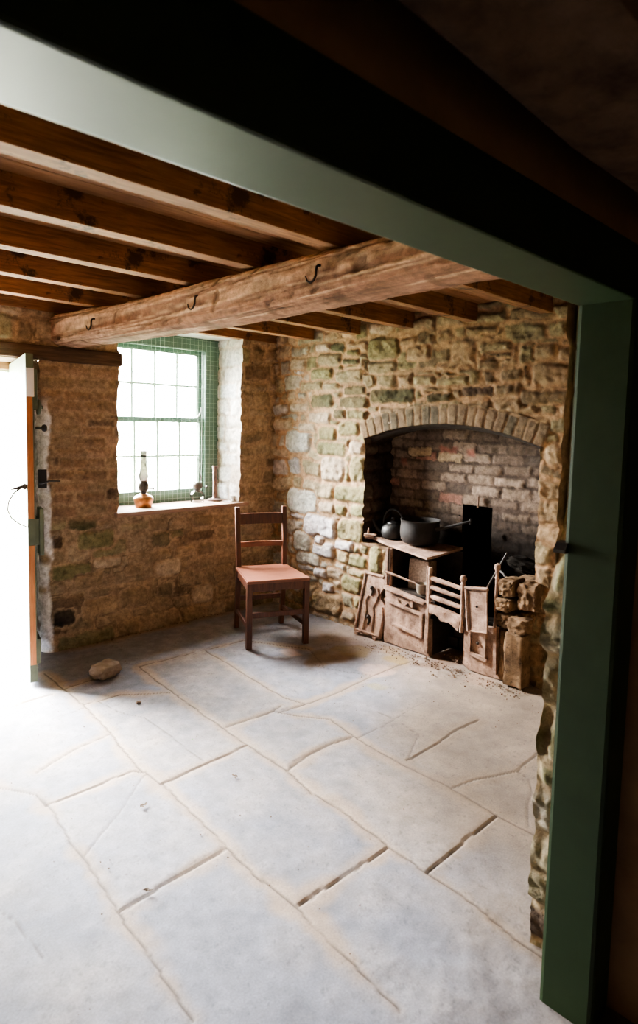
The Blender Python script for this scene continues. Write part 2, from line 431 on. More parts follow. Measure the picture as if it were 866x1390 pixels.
RS = [(-0.268,1.978,0.088,0.044,"P"),(-0.54,1.888,0.122,0.045,"G"),(-0.828,1.86,0.135,0.049,"M"),(-0.845,1.97,0.078,0.024,"D"),(-0.865,2.036,0.063,0.023,"G"),(-0.624,1.996,0.127,0.045,"M"),(-0.546,2.091,0.085,0.028,"P"),(-1.061,1.925,0.087,0.052,"G"),(-0.427,1.8,0.126,0.035,"M"),(-0.644,1.791,0.083,0.031,"M"),(-0.889,1.752,0.107,0.035,"D"),(-1.098,1.714,0.059,0.058,"D"),(-0.555,1.682,0.122,0.051,"D"),(-0.88,1.66,0.14,0.052,"D"),(-0.742,1.58,0.062,0.039,"D"),(-0.917,1.579,0.106,0.035,"G"),(-0.531,1.556,0.119,0.046,"P"),(-0.287,1.635,0.105,0.033,"P"),(-0.102,1.492,0.12,0.049,"P"),(-0.617,1.432,0.1,0.057,"G"),(-0.844,1.476,0.105,0.05,"G"),(-0.285,1.363,0.141,0.09,"W"),(-0.666,1.317,0.154,0.054,"G"),(-0.928,1.336,0.07,0.049,"P"),(-0.388,1.476,0.094,0.032,"P"),(-0.071,1.26,0.103,0.034,"P"),(-0.944,1.184,0.08,0.093,"G"),(-0.882,0.991,0.157,0.061,"G"),(-0.685,1.161,0.126,0.091,"P"),(-0.347,0.886,0.17,0.096,"W"),(-0.633,0.863,0.081,0.04,"P"),(-0.784,0.86,0.054,0.042,"G"),(-0.964,0.872,0.08,0.044,"G"),(-0.568,0.71,0.173,0.086,"L"),(-0.888,0.713,0.132,0.091,"G"),(-0.826,0.589,0.086,0.041,"L"),(-0.612,0.529,0.116,0.06,"L"),(-0.359,0.552,0.098,0.083,"W"),(-0.565,0.595,0.05,0.033,"L"),(-0.437,0.423,0.14,0.047,"W"),(-0.816,0.497,0.06,0.044,"M"),(-0.968,0.494,0.092,0.043,"G"),(-1.026,0.589,0.037,0.033,"D"),(-1.132,0.54,0.054,0.107,"G"),(-0.733,0.358,0.082,0.04,"P"),(-0.58,0.335,0.071,0.036,"L"),(-0.908,0.307,0.103,0.063,"G"),(-0.669,0.235,0.056,0.04,"L"),(-0.956,0.4,0.076,0.029,"M"),(-0.978,0.19,0.038,0.039,"G"),(-0.898,0.064,0.072,0.029,"P"),(-0.677,0.114,0.159,0.081,"T"),(-1.147,2.045,0.141,0.075,"G"),(-1.454,1.997,0.093,0.043,"T"),(-1.142,1.913,0.131,0.042,"M"),(-1.233,1.711,0.191,0.05,"D"),(-1.63,1.694,0.098,0.027,"D"),(-1.915,1.73,0.109,0.029,"K"),(-2.118,1.737,0.086,0.032,"B"),(-2.363,1.69,0.157,0.037,"B"),(-2.025,1.989,0.105,0.032,"M"),(-1.724,1.799,0.121,0.027,"M"),(-2.052,1.941,0.08,0.014,"B"),(-2.145,1.824,0.07,0.035,"B"),(-1.921,2.101,0.108,0.022,"B"),(-1.372,2.078,0.066,0.024,"T"),(-1.501,1.81,0.092,0.032,"M"),(-1.672,1.888,0.064,0.023,"T"),(-1.974,1.895,0.066,0.029,"B"),(-2.346,1.944,0.064,0.04,"T"),(-2.469,1.923,0.045,0.039,"T")]
WS = [(-1.67,0.82,0.102,0.048,"D"),(-1.57,0.694,0.128,0.06,"G"),(-1.837,0.694,0.037,0.041,"K"),(-1.841,1.229,0.026,0.033,"K"),(-1.494,0.521,0.098,0.032,"P"),(-1.745,0.496,0.131,0.048,"G"),(-1.62,0.418,0.101,0.046,"T"),(-1.805,0.195,0.075,0.055,"X"),(-1.531,0.227,0.142,0.058,"T"),(-1.533,1.475,0.102,0.024,"K"),(-1.459,0.993,0.049,0.043,"K"),(-1.701,0.926,0.069,0.021,"G"),(-1.767,1.154,0.101,0.02,"G"),(-1.09,0.641,0.08,0.057,"D"),(-0.952,0.668,0.059,0.027,"G"),(-1.289,0.755,0.112,0.032,"M"),(-1.018,0.424,0.112,0.061,"P"),(-0.721,0.171,0.097,0.071,"P"),(-0.855,0.319,0.065,0.056,"T"),(-1.29,0.448,0.069,0.032,"T"),(-0.688,0.529,0.075,0.045,"B"),(-0.483,0.182,0.096,0.046,"T"),(-0.516,0.313,0.079,0.066,"T"),(-1.043,0.26,0.068,0.052,"B"),(-1.296,0.247,0.107,0.065,"B"),(-0.727,0.754,0.096,0.044,"B"),(-0.87,0.533,0.078,0.031,"T")]
FJ = [("s",[(-2.062,-0.34),(-2.067,-0.895),(-2.112,-1.277),(-2.146,-1.523),(-2.167,-1.654),(-2.159,-1.709),(-2.156,-1.818)]),("S",[(-2.156,-1.818),(-1.691,-1.81)]),("s",[(-1.691,-1.81),(-1.679,-1.596),(-1.637,-1.038),(-1.594,-0.613),(-1.129,-0.627),(-1.225,-1.52)]),("s",[(-1.679,-1.596),(-1.413,-1.618),(-1.298,-1.603)]),("s",[(-2.078,-0.885),(-1.992,-0.901),(-1.864,-0.902),(-1.653,-1.063)]),("c",[(-1.992,-0.901),(-1.977,-1.08),(-1.916,-1.235),(-1.913,-1.456),(-1.923,-1.681),(-1.922,-1.786)]),("S",[(-2.38,-0.663),(-2.138,-0.659)]),("s",[(-2.063,-0.635),(-1.874,-0.608)]),("c",[(-2.38,-0.947),(-2.179,-0.945),(-2.082,-0.929)]),("s",[(-2.499,-1.392),(-2.311,-1.313),(-2.112,-1.277)]),("S",[(-2.566,-1.651),(-2.197,-1.651),(-2.168,-1.693)]),("s",[(-2.731,-1.293),(-2.654,-1.407),(-2.559,-1.55),(-2.566,-1.651)]),("S",[(-1.245,-2.4),(-0.998,-2.397),(-0.817,-2.39),(-0.649,-2.402)]),("s",[(-1.471,-1.611),(-1.373,-1.619),(-1.301,-1.763),(-1.22,-1.88),(-1.264,-2.109),(-1.289,-2.316),(-1.287,-2.453),(-1.281,-2.608),(-1.281,-2.66)]),("s",[(-1.706,-2.097),(-1.545,-2.067),(-1.413,-2.06),(-1.278,-2.087)]),("s",[(-1.281,-2.66),(-1.136,-2.701),(-0.954,-2.78),(-0.716,-2.772)]),("c",[(-0.954,-2.78),(-0.981,-2.842),(-1.044,-2.891),(-1.286,-3.002)]),("s",[(-0.604,-1.652),(-0.94,-1.682),(-1.192,-1.674),(-1.365,-1.65)]),("s",[(-0.604,-1.652),(-0.225,-1.661)]),("c",[(-0.96,-1.904),(-0.978,-2.172),(-1.013,-2.286),(-1.245,-2.4)]),("c",[(-1.264,-2.109),(-1.075,-2.117),(-0.794,-2.089),(-0.497,-2.074)]),("s",[(-2.561,-1.555),(-2.558,-1.665),(-2.592,-1.936),(-2.585,-2.037),(-2.595,-2.155),(-2.612,-2.34),(-2.631,-2.567),(-2.651,-2.797)]),("s",[(-2.609,-2.343),(-2.508,-2.34),(-2.407,-2.338),(-2.203,-2.333)]),("s",[(-2.153,-1.813),(-2.173,-2.063),(-2.194,-2.33),(-2.209,-2.522),(-2.208,-2.708),(-2.218,-2.832),(-2.225,-2.948),(-2.248,-3.149)]),("c",[(-2.164,-1.712),(-2.425,-1.918),(-2.581,-2.03)]),("c",[(-2.892,-1.934),(-2.827,-1.94),(-2.728,-1.94)]),("s",[(-1.691,-1.81),(-1.699,-2.079),(-1.739,-2.292),(-1.738,-2.462),(-1.763,-2.673),(-1.777,-2.715),(-1.771,-2.79),(-1.774,-2.887),(-1.785,-3.033),(-1.795,-3.138),(-1.812,-3.249),(-1.817,-3.329)]),("S",[(-1.774,-2.887),(-1.311,-2.892)]),("s",[(-1.286,-2.663),(-1.311,-2.892),(-1.313,-3.066)]),("S",[(-2.198,-2.697),(-1.95,-2.709),(-1.781,-2.712)]),("s",[(-1.225,-1.52),(-1.192,-1.674)]),("c",[(-0.59,-1.075),(-0.746,-1.371),(-0.604,-1.652)]),("s",[(-1.118,-0.636),(-0.819,-0.646),(-0.59,-1.075)]),("c",[(-2.849,-2.363),(-2.861,-2.171),(-2.901,-2.034)])]

# ---------------------------------------------------------------- wall_right: the fireplace wall, plane x = 0
FL, FR, FLOW, ZHOB = -1.01, -2.35, -1.28, .645     # sides of the hearth opening, pier under the hob
AC, AZ, AR = -1.68, -.49, 2.01                     # centre and radius of the arch
def arch_z(y, r): return AZ + np.sqrt(np.maximum(r * r - (y - AC) ** 2, 1e-6))

ys = axis_pts([-3.3, FR, FLOW, FL, .03], .009); zs = axis_pts([-.04, ZHOB, 1.40, 2.30], .009)
Y, Z = np.meshgrid(ys, zs, indexing='ij')
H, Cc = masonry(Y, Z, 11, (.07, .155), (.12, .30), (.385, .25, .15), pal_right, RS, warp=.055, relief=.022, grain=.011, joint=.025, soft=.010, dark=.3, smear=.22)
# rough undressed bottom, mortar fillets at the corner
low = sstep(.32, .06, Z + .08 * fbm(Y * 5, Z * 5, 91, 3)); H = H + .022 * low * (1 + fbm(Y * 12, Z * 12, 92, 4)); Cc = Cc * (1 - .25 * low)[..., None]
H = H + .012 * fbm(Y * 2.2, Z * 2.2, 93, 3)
brown_falloff = np.maximum(sstep(-.75, -1.8, Y), sstep(1.75, 2.1, Z) * sstep(-.5, -1.2, Y)) * (.8 + .25 * fbm(Y * 2, Z * 2, 99, 3)); Cc = Cc * (1 - np.clip(brown_falloff, 0, 1)[..., None] * np.array((.36, .40, .46)))  # sooty brown towards right and top, plus painted falloff of the light
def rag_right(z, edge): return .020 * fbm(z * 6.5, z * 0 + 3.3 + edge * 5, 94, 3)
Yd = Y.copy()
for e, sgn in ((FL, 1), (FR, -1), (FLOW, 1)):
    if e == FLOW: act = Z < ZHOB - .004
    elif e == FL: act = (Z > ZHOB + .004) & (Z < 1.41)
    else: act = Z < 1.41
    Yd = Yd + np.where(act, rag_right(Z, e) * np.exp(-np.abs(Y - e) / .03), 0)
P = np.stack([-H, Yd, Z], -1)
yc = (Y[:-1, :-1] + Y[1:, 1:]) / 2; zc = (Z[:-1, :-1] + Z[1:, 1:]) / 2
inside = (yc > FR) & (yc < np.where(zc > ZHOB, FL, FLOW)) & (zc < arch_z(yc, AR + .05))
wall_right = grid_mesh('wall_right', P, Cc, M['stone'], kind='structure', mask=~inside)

def reveal(name, H, i, ax_z, zsel, edge, rag, depth, face, place, pal, mortar, seed, parent, tint=None, **kw):
    """stone return of an opening; its first row is the edge column of the wall mesh"""
    zz = ax_z[zsel]; t = axis_pts([0, .02, depth], .010)
    T, ZZ = np.meshgrid(t, zz, indexing='ij')
    args = dict(warp=.03, relief=.022, grain=.008, joint=.016); args.update(kw)
    h, c = masonry(T + seed, ZZ, seed, (.07, .15), (.14, .3), mortar, pal, **args)
    fade = sstep(0, .06, T)
    u = edge + rag(ZZ) * (1 - sstep(0, depth, T) * .8) + face * h * fade
    w = T - np.broadcast_to(H[i, zsel], T.shape) * (1 - sstep(0, .05, T))
    if tint is not None: c = tint(T, ZZ, c)
    return grid_mesh(name, place(u, w, ZZ), c, M['stone'], parent, 'structure')

def place_right(u, w, z): return np.stack([w, u, z], -1)
def place_back(u, w, z): return np.stack([u, w, z], -1)
iz = lambda a, b: np.where((zs >= a - 1e-6) & (zs <= b + 1e-6))[0]
iy = lambda v: int(np.argmin(np.abs(ys - v)))
DEP = .30
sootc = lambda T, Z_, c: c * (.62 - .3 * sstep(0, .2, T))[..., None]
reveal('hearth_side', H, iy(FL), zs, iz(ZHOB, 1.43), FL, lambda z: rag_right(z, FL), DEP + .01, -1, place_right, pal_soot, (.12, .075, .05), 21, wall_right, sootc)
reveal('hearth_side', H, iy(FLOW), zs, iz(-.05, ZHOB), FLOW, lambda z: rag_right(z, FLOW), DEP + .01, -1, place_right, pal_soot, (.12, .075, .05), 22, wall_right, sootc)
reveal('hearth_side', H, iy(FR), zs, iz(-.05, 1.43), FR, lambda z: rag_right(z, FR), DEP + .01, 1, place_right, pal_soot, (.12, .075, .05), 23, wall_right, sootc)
b = B(); b.box2((-.012, FLOW - .01, ZHOB - .02), (DEP, FL + .01, ZHOB)); obj('hob_ledge', b, M['block'], wall_right, kind='structure')

# brick arch over the hearth: soffit and voussoirs in one swept grid
th = axis_pts([-.348, .348], .0042); rr = np.concatenate([np.zeros(12), axis_pts([0, .135], .008)]); xx = np.concatenate([np.linspace(DEP, .012, 12), np.zeros(len(rr) - 12)])
TH, RI = np.meshgrid(th, np.arange(len(rr)), indexing='ij'); R_ = rr[RI]; X_ = xx[RI]
nb = 21; q = (TH + .348) / .696 * nb + .10 * fbm(TH * 9, R_ * 9, 41, 2); bi = np.clip(np.floor(q).astype(int), 0, nb - 1); fr = np.abs(q - np.floor(q) - .5)
rs = np.random.RandomState(5)
ins = sstep(.47, .40, fr) * sstep(.131, .122, R_ + .02 * (rs.rand(nb)[bi] - .5)) * sstep(-.006, .006, R_ + .005)
bc = pickc(rs.rand(nb)[bi], [((.16, .112, .07), 3), ((.12, .095, .064), 3), ((.10, .08, .056), 1.5), ((.18, .122, .075), 2)])
g = fbm(TH * 40, R_ * 40 + X_ * 20, 42, 4)
cc = bc * (1 + .25 * g)[..., None] * ins[..., None] + np.array((.25, .165, .098)) * (1 + .15 * g)[..., None] * (1 - ins)[..., None]
cc = cc * np.where(R_ < .004, .35, 1.)[..., None]
hh = .010 + ins * (.005 + .006 * rs.rand(nb)[bi]) + .005 * g
fx = np.where(RI >= 12, -hh, X_)
rad = AR + R_ + .004 * fbm(TH * 14, R_ * 0, 44, 3)
P = np.stack([fx, AC + rad * np.sin(TH), AZ + rad * np.cos(TH)], -1)
grid_mesh('brick_arch', P, np.clip(cc, .01, .8), M['stone'], wall_right, 'structure')

b = B(); b.tube([(.045, AC + (AR - .007) * math.sin(a), AZ + (AR - .007) * math.cos(a)) for a in np.linspace(-.333, .333, 30)], .009, 8, 3.); obj('arch_bar', b, M['iron_dark'], wall_right, True, kind='structure')
b = B(); b.tube([(.272, -1.79, .965), (.272, -1.79, 1.045)], .007, 8); obj('damper_rod', b, M['iron'], wall_right, kind='structure')
# back of the hearth, sooty brick, with the square mouth of the flue
FY0, FY1, FZ0, FZ1 = -1.885, -1.655, .46, .975
ya = axis_pts([-2.42, FY0, FY1, -.96], .009); za = axis_pts([-.04, FZ0, FZ1, 1.62], .009)
Yb, Zb = np.meshgrid(ya, za, indexing='ij')
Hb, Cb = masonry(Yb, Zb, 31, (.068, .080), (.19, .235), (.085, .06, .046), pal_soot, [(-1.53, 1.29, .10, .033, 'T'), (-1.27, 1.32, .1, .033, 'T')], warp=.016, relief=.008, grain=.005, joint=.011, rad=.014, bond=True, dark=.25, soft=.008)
redk = np.zeros(Yb.shape)
for (a, bq, hu, hv) in ((-1.52, 1.345, .06, .018), (-1.13, 1.255, .025, .014), (-1.70, 1.335, .018, .014)):
    redk = np.maximum(redk, sstep(.02, -.01, np.maximum(np.abs(Yb - a) - hu, np.abs(Zb - bq) - hv) + .03 * fbm(Yb * 14, Zb * 14, 35, 3)))
Cb = Cb * (1 - redk * .85)[..., None] + np.array((.25, .10, .075)) * (redk * .85)[..., None]
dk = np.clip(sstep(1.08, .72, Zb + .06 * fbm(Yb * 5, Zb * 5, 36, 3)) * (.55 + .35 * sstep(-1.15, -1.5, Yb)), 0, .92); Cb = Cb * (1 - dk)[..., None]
yc = (Yb[:-1, :-1] + Yb[1:, 1:]) / 2; zc = (Zb[:-1, :-1] + Zb[1:, 1:]) / 2
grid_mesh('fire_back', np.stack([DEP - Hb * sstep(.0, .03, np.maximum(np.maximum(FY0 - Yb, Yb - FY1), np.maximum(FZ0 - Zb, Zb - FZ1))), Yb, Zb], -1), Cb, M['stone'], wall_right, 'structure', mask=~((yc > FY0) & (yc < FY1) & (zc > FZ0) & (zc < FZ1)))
b = B()
for lo, hi in (((DEP + .001, FY0 - .03, FZ0), (DEP + .35, FY0, FZ1)), ((DEP + .001, FY1, FZ0), (DEP + .35, FY1 + .03, FZ1)), ((DEP + .001, FY0, FZ1), (DEP + .35, FY1, FZ1 + .03)),
               ((DEP + .001, FY0, FZ0 - .03), (DEP + .35, FY1, FZ0)), ((DEP + .34, FY0, FZ0), (DEP + .36, FY1, FZ1))): b.box2(lo, hi)
obj('flue_mouth', b, M['soot'], wall_right, kind='structure')

# ---------------------------------------------------------------- wall_back: window and garden door, plane y = 0
DX0, DX1, DZ = -2.87, -1.935, 1.86
WX0, WX1, WZ0, WZ1 = -1.415, -.372, .842, 2.165
xs = axis_pts([-4.35, DX0, DX1, WX0, WX1, .03], .009); zb = axis_pts([-.04, WZ0, DZ, WZ1, 2.30], .009)
X, Zw = np.meshgrid(xs, zb, indexing='ij')
mort = (.36, .265, .18)
H, Cw = masonry(X, Zw, 51, (.08, .16), (.14, .34), mort, pal_back, WS, warp=.05, relief=.015, grain=.007, joint=.024, soft=.013, dark=.5, smear=.34)
H2, C2 = masonry(X, Zw, 52, (.070, .080), (.20, .24), mort, pal_brick, [s for s in WS if s[4] == 'K'], warp=.012, relief=.009, grain=.005, joint=.012, rad=.012, bond=True, soft=.014, dark=.2, smear=.4)
kb = sstep(.80, .86, Zw + .05 * fbm(X * 4, Zw * 4, 55, 2)) * sstep(-1.30, -1.42, X + .02 * fbm(X * 9, Zw * 9, 56, 2)) * sstep(1.93, 1.88, Zw)
H = H * (1 - kb) + H2 * kb; Cw = blend(Cw, C2, kb)
H = H + .010 * fbm(X * 2, Zw * 2, 57, 3)
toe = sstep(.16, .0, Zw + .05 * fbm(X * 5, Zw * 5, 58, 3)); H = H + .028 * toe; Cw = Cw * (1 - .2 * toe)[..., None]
# flaking limewash that wraps round the door arris
pk = sstep(-1.872, -1.892, X + .03 * fbm(X * 14, Zw * 10, 59, 4)) * sstep(1.66, 1.5, Zw) * sstep(-.2, .05, fbm(X * 6, Zw * 5, 60, 3) + .38)
Cw = blend(Cw, np.broadcast_to(np.array((.80, .80, .82)), Cw.shape) * (1 + .15 * fbm(X * 30, Zw * 30, 61, 3))[..., None], pk)
dd = np.clip((X - DX1) / .060, 0, 1); arr = np.where((X >= DX1 - 1e-6) & (Zw < 1.80), 1 - np.sqrt(np.clip(1 - (1 - dd) ** 2, 0, 1)), 0) * sstep(1.80, 1.6, Zw)
H = H * np.where(X >= DX1 - 1e-6, sstep(0, .06, X - DX1) * .8 + .2, 1) - .052 * arr
def rag_back(z, e):
    if e in (DX1,): return .014 * fbm(z * 7, z * 0 + 1.7, 64, 3)
    return .017 * fbm(z * 8, z * 0 + 5.1 + e, 65, 3)
Xd = X.copy()
for e in (DX0, DX1, WX0, WX1):
    act = (Zw < DZ) if e in (DX0, DX1) else (Zw > WZ0 + .005) & (Zw < WZ1)
    Xd = Xd + np.where(act, rag_back(Zw, e) * np.exp(-np.abs(X - e) / .03), 0)
xc = (X[:-1, :-1] + X[1:, 1:]) / 2; zc = (Zw[:-1, :-1] + Zw[1:, 1:]) / 2
hole = ((xc > DX0) & (xc < DX1) & (zc < DZ)) | ((xc > WX0) & (xc < WX1) & (zc > WZ0) & (zc < WZ1))
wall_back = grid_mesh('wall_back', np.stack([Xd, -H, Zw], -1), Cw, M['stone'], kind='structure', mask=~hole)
ix = lambda v: int(np.argmin(np.abs(xs - v)))
izb = lambda a, b: np.where((zb >= a - 1e-6) & (zb <= b + 1e-6))[0]
def peel(T, Z_, c):
    k = sstep(-.35, .0, fbm(T * 9, Z_ * 6, 71, 4) + .25) * sstep(1.70, 1.55, Z_)
    w = np.array((.80, .80, .82)) * (1 + .2 * fbm(T * 25, Z_ * 25, 72, 3))[..., None]
    return blend(c, w, k)
reveal('door_reveal', H, ix(DX1), zb, izb(-.05, DZ), DX1, lambda z: rag_back(z, DX1), .48, -1, place_back, pal_back, mort, 73, wall_back, peel, relief=.012)
reveal('door_reveal', H, ix(DX0), zb, izb(-.05, DZ), DX0, lambda z: rag_back(z, DX0), .48, 1, place_back, pal_white, (.5, .45, .38), 74, wall_back)
reveal('window_reveal', H, ix(WX1), zb, izb(WZ0, WZ1), WX1, lambda z: rag_back(z, WX1), .44, -1, place_back, pal_white, (.55, .46, .38), 75, wall_back, relief=.012)
reveal('window_reveal', H, ix(WX0), zb, izb(WZ0, WZ1), WX0, lambda z: rag_back(z, WX0), .44, 1, place_back, pal_white, (.55, .46, .38), 76, wall_back, relief=.012)
b = B(); b.box2((WX0 - .02, .0, WZ1), (WX1 + .02, .46, WZ1 + .03)); b.box2((WX0 - .02, .02, WZ0 - .06), (WX1 + .02, .46, WZ0 - .002))
obj('window_lining', b, M['ceramic'], wall_back, kind='structure')
b = B(); b.box2((DX0 - .02, .03, DZ + .002), (DX1 + .02, .50, DZ + .05)); obj('door_soffit', b, M['lintel_wood'], wall_back, kind='structure')

# old timber lintel let into the wall over the door
b = B(); b.box((-2.42, .020, 1.908), (2.06, .075, .090), None, .014); b.rough(.010, 5., 5)
obj('trim_1', b, M['lintel_wood'], None, True, kind='structure')

# ---------------------------------------------------------------- floor of worn flagstones
fxs = axis_pts([-4.4, -3.2, -1.0, .40], .0105); fys = axis_pts([-5.7, -4.4, -2.9, .50], .0105)
fxs = np.unique(np.concatenate([axis_pts([-4.4, -3.0], .02), axis_pts([-3.0, -1.1], .0075), axis_pts([-1.1, .40], .011)]))
fys = np.unique(np.concatenate([axis_pts([-5.7, -3.6], .04), axis_pts([-3.6, -1.6], .0075), axis_pts([-1.6, .55], .010)]))
Xf, Yf = np.meshgrid(fxs, fys, indexing='ij')
wx = Xf + .010 * fbm(Xf * 7, Yf * 7, 81, 3) + .0022 * fbm(Xf * 28, Yf * 28, 82, 2); wy = Yf + .010 * fbm(Xf * 7, Yf * 7, 83, 3) + .0022 * fbm(Xf * 28, Yf * 28, 84, 2)
near = {'s': np.full(Xf.shape, 9.), 'S': np.full(Xf.shape, 9.), 'c': np.full(Xf.shape, 9.)}
for k, pts in FJ:
    D = near[k]
    for (ax_, ay_), (bx_, by_) in zip(pts, pts[1:]):
        x0, x1 = min(ax_, bx_) - .12, max(ax_, bx_) + .12; y0, y1 = min(ay_, by_) - .12, max(ay_, by_) + .12
        i0, i1 = np.searchsorted(fxs, [x0, x1]); j0, j1 = np.searchsorted(fys, [y0, y1])
        if i1 <= i0 or j1 <= j0: continue
        px, py = wx[i0:i1, j0:j1] - ax_, wy[i0:i1, j0:j1] - ay_; dx, dy = bx_ - ax_, by_ - ay_
        t = np.clip((px * dx + py * dy) / (dx * dx + dy * dy + 1e-9), 0, 1)
        D[i0:i1, j0:j1] = np.minimum(D[i0:i1, j0:j1], np.hypot(px - t * dx, py - t * dy))
# slab numbers by flood fill between the joints, on a coarse grid
gs = .025; gx = np.arange(-4.4, .41, gs); gy = np.arange(-5.7, .56, gs)
allj = np.minimum(near['s'], near['S'])
gi = np.clip(np.searchsorted(fxs, gx), 0, len(fxs) - 1); gj = np.clip(np.searchsorted(fys, gy), 0, len(fys) - 1)
block = allj[np.ix_(gi, gj)] < .018; lab = -np.ones(block.shape, int); nl = 0
for i in range(block.shape[0]):
    for j in range(block.shape[1]):
        if lab[i, j] < 0 and not block[i, j]:
            st = [(i, j)]; lab[i, j] = nl
            while st:
                a, c = st.pop()
                for u, v in ((a + 1, c), (a - 1, c), (a, c + 1), (a, c - 1)):
                    if 0 <= u < lab.shape[0] and 0 <= v < lab.shape[1] and lab[u, v] < 0 and not block[u, v]: lab[u, v] = nl; st.append((u, v))
            nl += 1
rs = np.random.RandomState(3)
for _ in range(3):
    for a in (0, 1):
        for s in (1, -1):
            sh = np.roll(lab, s, a); lab = np.where(lab < 0, sh, lab)
tint = rs.uniform(.90, 1.08, nl + 1); hue = rs.rand(nl + 1); off = rs.uniform(-.003, .003, nl + 1)
L = lab[np.clip(((Xf + 4.4) / gs).round().astype(int), 0, lab.shape[0] - 1), np.clip(((Yf + 5.7) / gs).round().astype(int), 0, lab.shape[1] - 1)]
cold = np.array((.190, .194, .232)); warm = np.array((.265, .225, .20)); dirt = np.array((.315, .235, .175))
big = fbm(Xf * 1.6, Yf * 1.6, 85, 4); mid = fbm(Xf * 6, Yf * 6, 86, 4); fine = fbm(Xf * 24, Yf * 24, 87, 4)
C = blend(np.broadcast_to(cold, Xf.shape + (3,)), np.broadcast_to(warm, Xf.shape + (3,)), np.clip(hue[L] * .7 + .6 * big + .4 * mid + .1, 0, 1))
C = C * (tint[L] * (1 + .24 * mid + .20 * fine))[..., None]
d = np.minimum(near['s'], near['S'])
C = blend(C, np.broadcast_to(dirt, C.shape), sstep(.06, .0, d + .06 * mid) * .8)            # pale grit along the joints
hearth = sstep(-.70, -.15, Xf + .22 * fbm(Xf * 2.3, Yf * 2.3, 88, 3)) * sstep(-.5, -1.0, Yf)
C = blend(C, np.broadcast_to(np.array((.30, .22, .165)), C.shape) * (1 + .25 * mid)[..., None], hearth * .7)
near_post_falloff = sstep(-.15, .55, (Xf + 1.80) * .9 - (Yf + 2.75) * .75 + .25 * big); C = blend(C, np.broadcast_to(np.array((.15, .114, .085)), C.shape) * (1 + .35 * mid)[..., None], near_post_falloff * .9 * sstep(-1.6, -2.2, Yf))  # brown dirt that also paints the light falloff at the front right
wb = sstep(-.14, -.02, Yf + .04 * mid); C = blend(C, np.broadcast_to(np.array((.22, .15, .095)), C.shape), wb * .75 * sstep(DX1, DX1 + .1, Xf))
for (sx, sy, r, col, k) in ((-.62, -1.22, .20, (.20, .14, .085), .75), (-.36, -1.30, .13, (.22, .16, .08), .7), (-.30, -1.62, .10, (.30, .21, .09), .8), (-.18, -1.45, .10, (.31, .21, .12), .6), (-.72, -1.75, .08, (.27, .23, .12), .6), (-.55, -1.60, .13, (.50, .34, .29), .5), (-.72, -1.02, .09, (.52, .38, .31), .5), (-.16, -1.80, .16, (.16, .10, .07), .8), (-.15, -2.10, .14, (.24, .165, .12), .8)):  # floor stains; the brown ones right of the chair also paint its shadow
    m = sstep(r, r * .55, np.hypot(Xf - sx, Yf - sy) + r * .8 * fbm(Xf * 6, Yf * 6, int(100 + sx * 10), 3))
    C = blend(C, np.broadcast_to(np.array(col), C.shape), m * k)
rough_ = sstep(.25, .6, fbm(Xf * 1.9, Yf * 1.9, 89, 3) + .5 * hearth)
js = sstep(.0058, .0018, near['s']) * sstep(-.95, -.45, fbm(Xf * 5, Yf * 5, 95, 3)); jS = sstep(.0052, .0016, near['S']); jc = sstep(.0042, .0012, near['c']) * sstep(-.3, .1, fbm(Xf * 4, Yf * 4, 96, 3) + .15)
C = blend(C, np.broadcast_to(np.array((.06, .044, .034)), C.shape), np.clip(js * .85 + jS * .97 + jc * .6, 0, 1))
spk = sstep(.52, .64, fbm(Xf * 85, Yf * 85, 98, 2) + .25 * mid); C = C * (1 - .25 * spk)[..., None]
Zf = off[L] * sstep(.0, .03, d) + .004 * big + .0018 * mid + .0008 * fine + .004 * rough_ * fbm(Xf * 14, Yf * 14, 97, 4) - .004 * js - .007 * jS - .003 * jc - .003 * sstep(.03, .0, d)
Zf = Zf - .003
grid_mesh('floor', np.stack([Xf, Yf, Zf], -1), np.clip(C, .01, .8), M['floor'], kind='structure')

# ---------------------------------------------------------------- ceiling boards
b = B(); x0 = -4.4
yb = -5.7
widths = random.Random(4)
while yb < .10:
    w = widths.uniform(.15, .21); b.box2((-4.4, yb + .002, ZC), (.30, min(yb + w, .12) - .002, ZC + .022), .002); yb += w
b.box2((-4.45, -5.75, ZC + .021), (.45, .60, ZC + .06))
obj('ceiling', b, M['board'], kind='structure')

# sawn joists, each one a timber of its own
ord_ = ['sawn oak ceiling joist tight against the top of the window wall', 'sawn oak ceiling joist second out from the window wall, over the corner',
        'sawn oak ceiling joist third out from the window wall', 'sawn oak ceiling joist fourth out from the window wall, left of the arch crown',
        'sawn oak ceiling joist fifth out from the window wall, above the hearth', 'sawn oak ceiling joist nearest the green door frame, ending above the hearth side']
for i, yj in enumerate([-.022, -.454, -.9355, -1.417, -1.898, -2.380]):
    b = B(); b.box((-2.19, yj + .038, (ZJ + ZC) / 2 + .001), (4.36, .076, ZC - ZJ + .002), None, .004)
    bmesh.ops.subdivide_edges(b.bm, edges=[e for e in b.bm.edges if e.calc_length() > 2], cuts=40)
    for v in b.bm.verts: v.co.y += .004 * mnoise.noise(Vector((v.co.x * 1.5, i * 5., 0))); v.co.z += .003 * mnoise.noise(Vector((v.co.x * 2., i * 7., 3.))) if v.co.z < ZC - .01 else 0
    ox = -2.19 + (i * .37) % .9 - .4
    bmesh.ops.translate(b.bm, verts=b.bm.verts, vec=(-ox, -yj, -ZJ))
    o = obj('ceiling_joist', b, M['joist']); o.location = (ox, yj, ZJ)
    tag(o, ord_[i], 'joist', 'ceiling joists', 'thing')

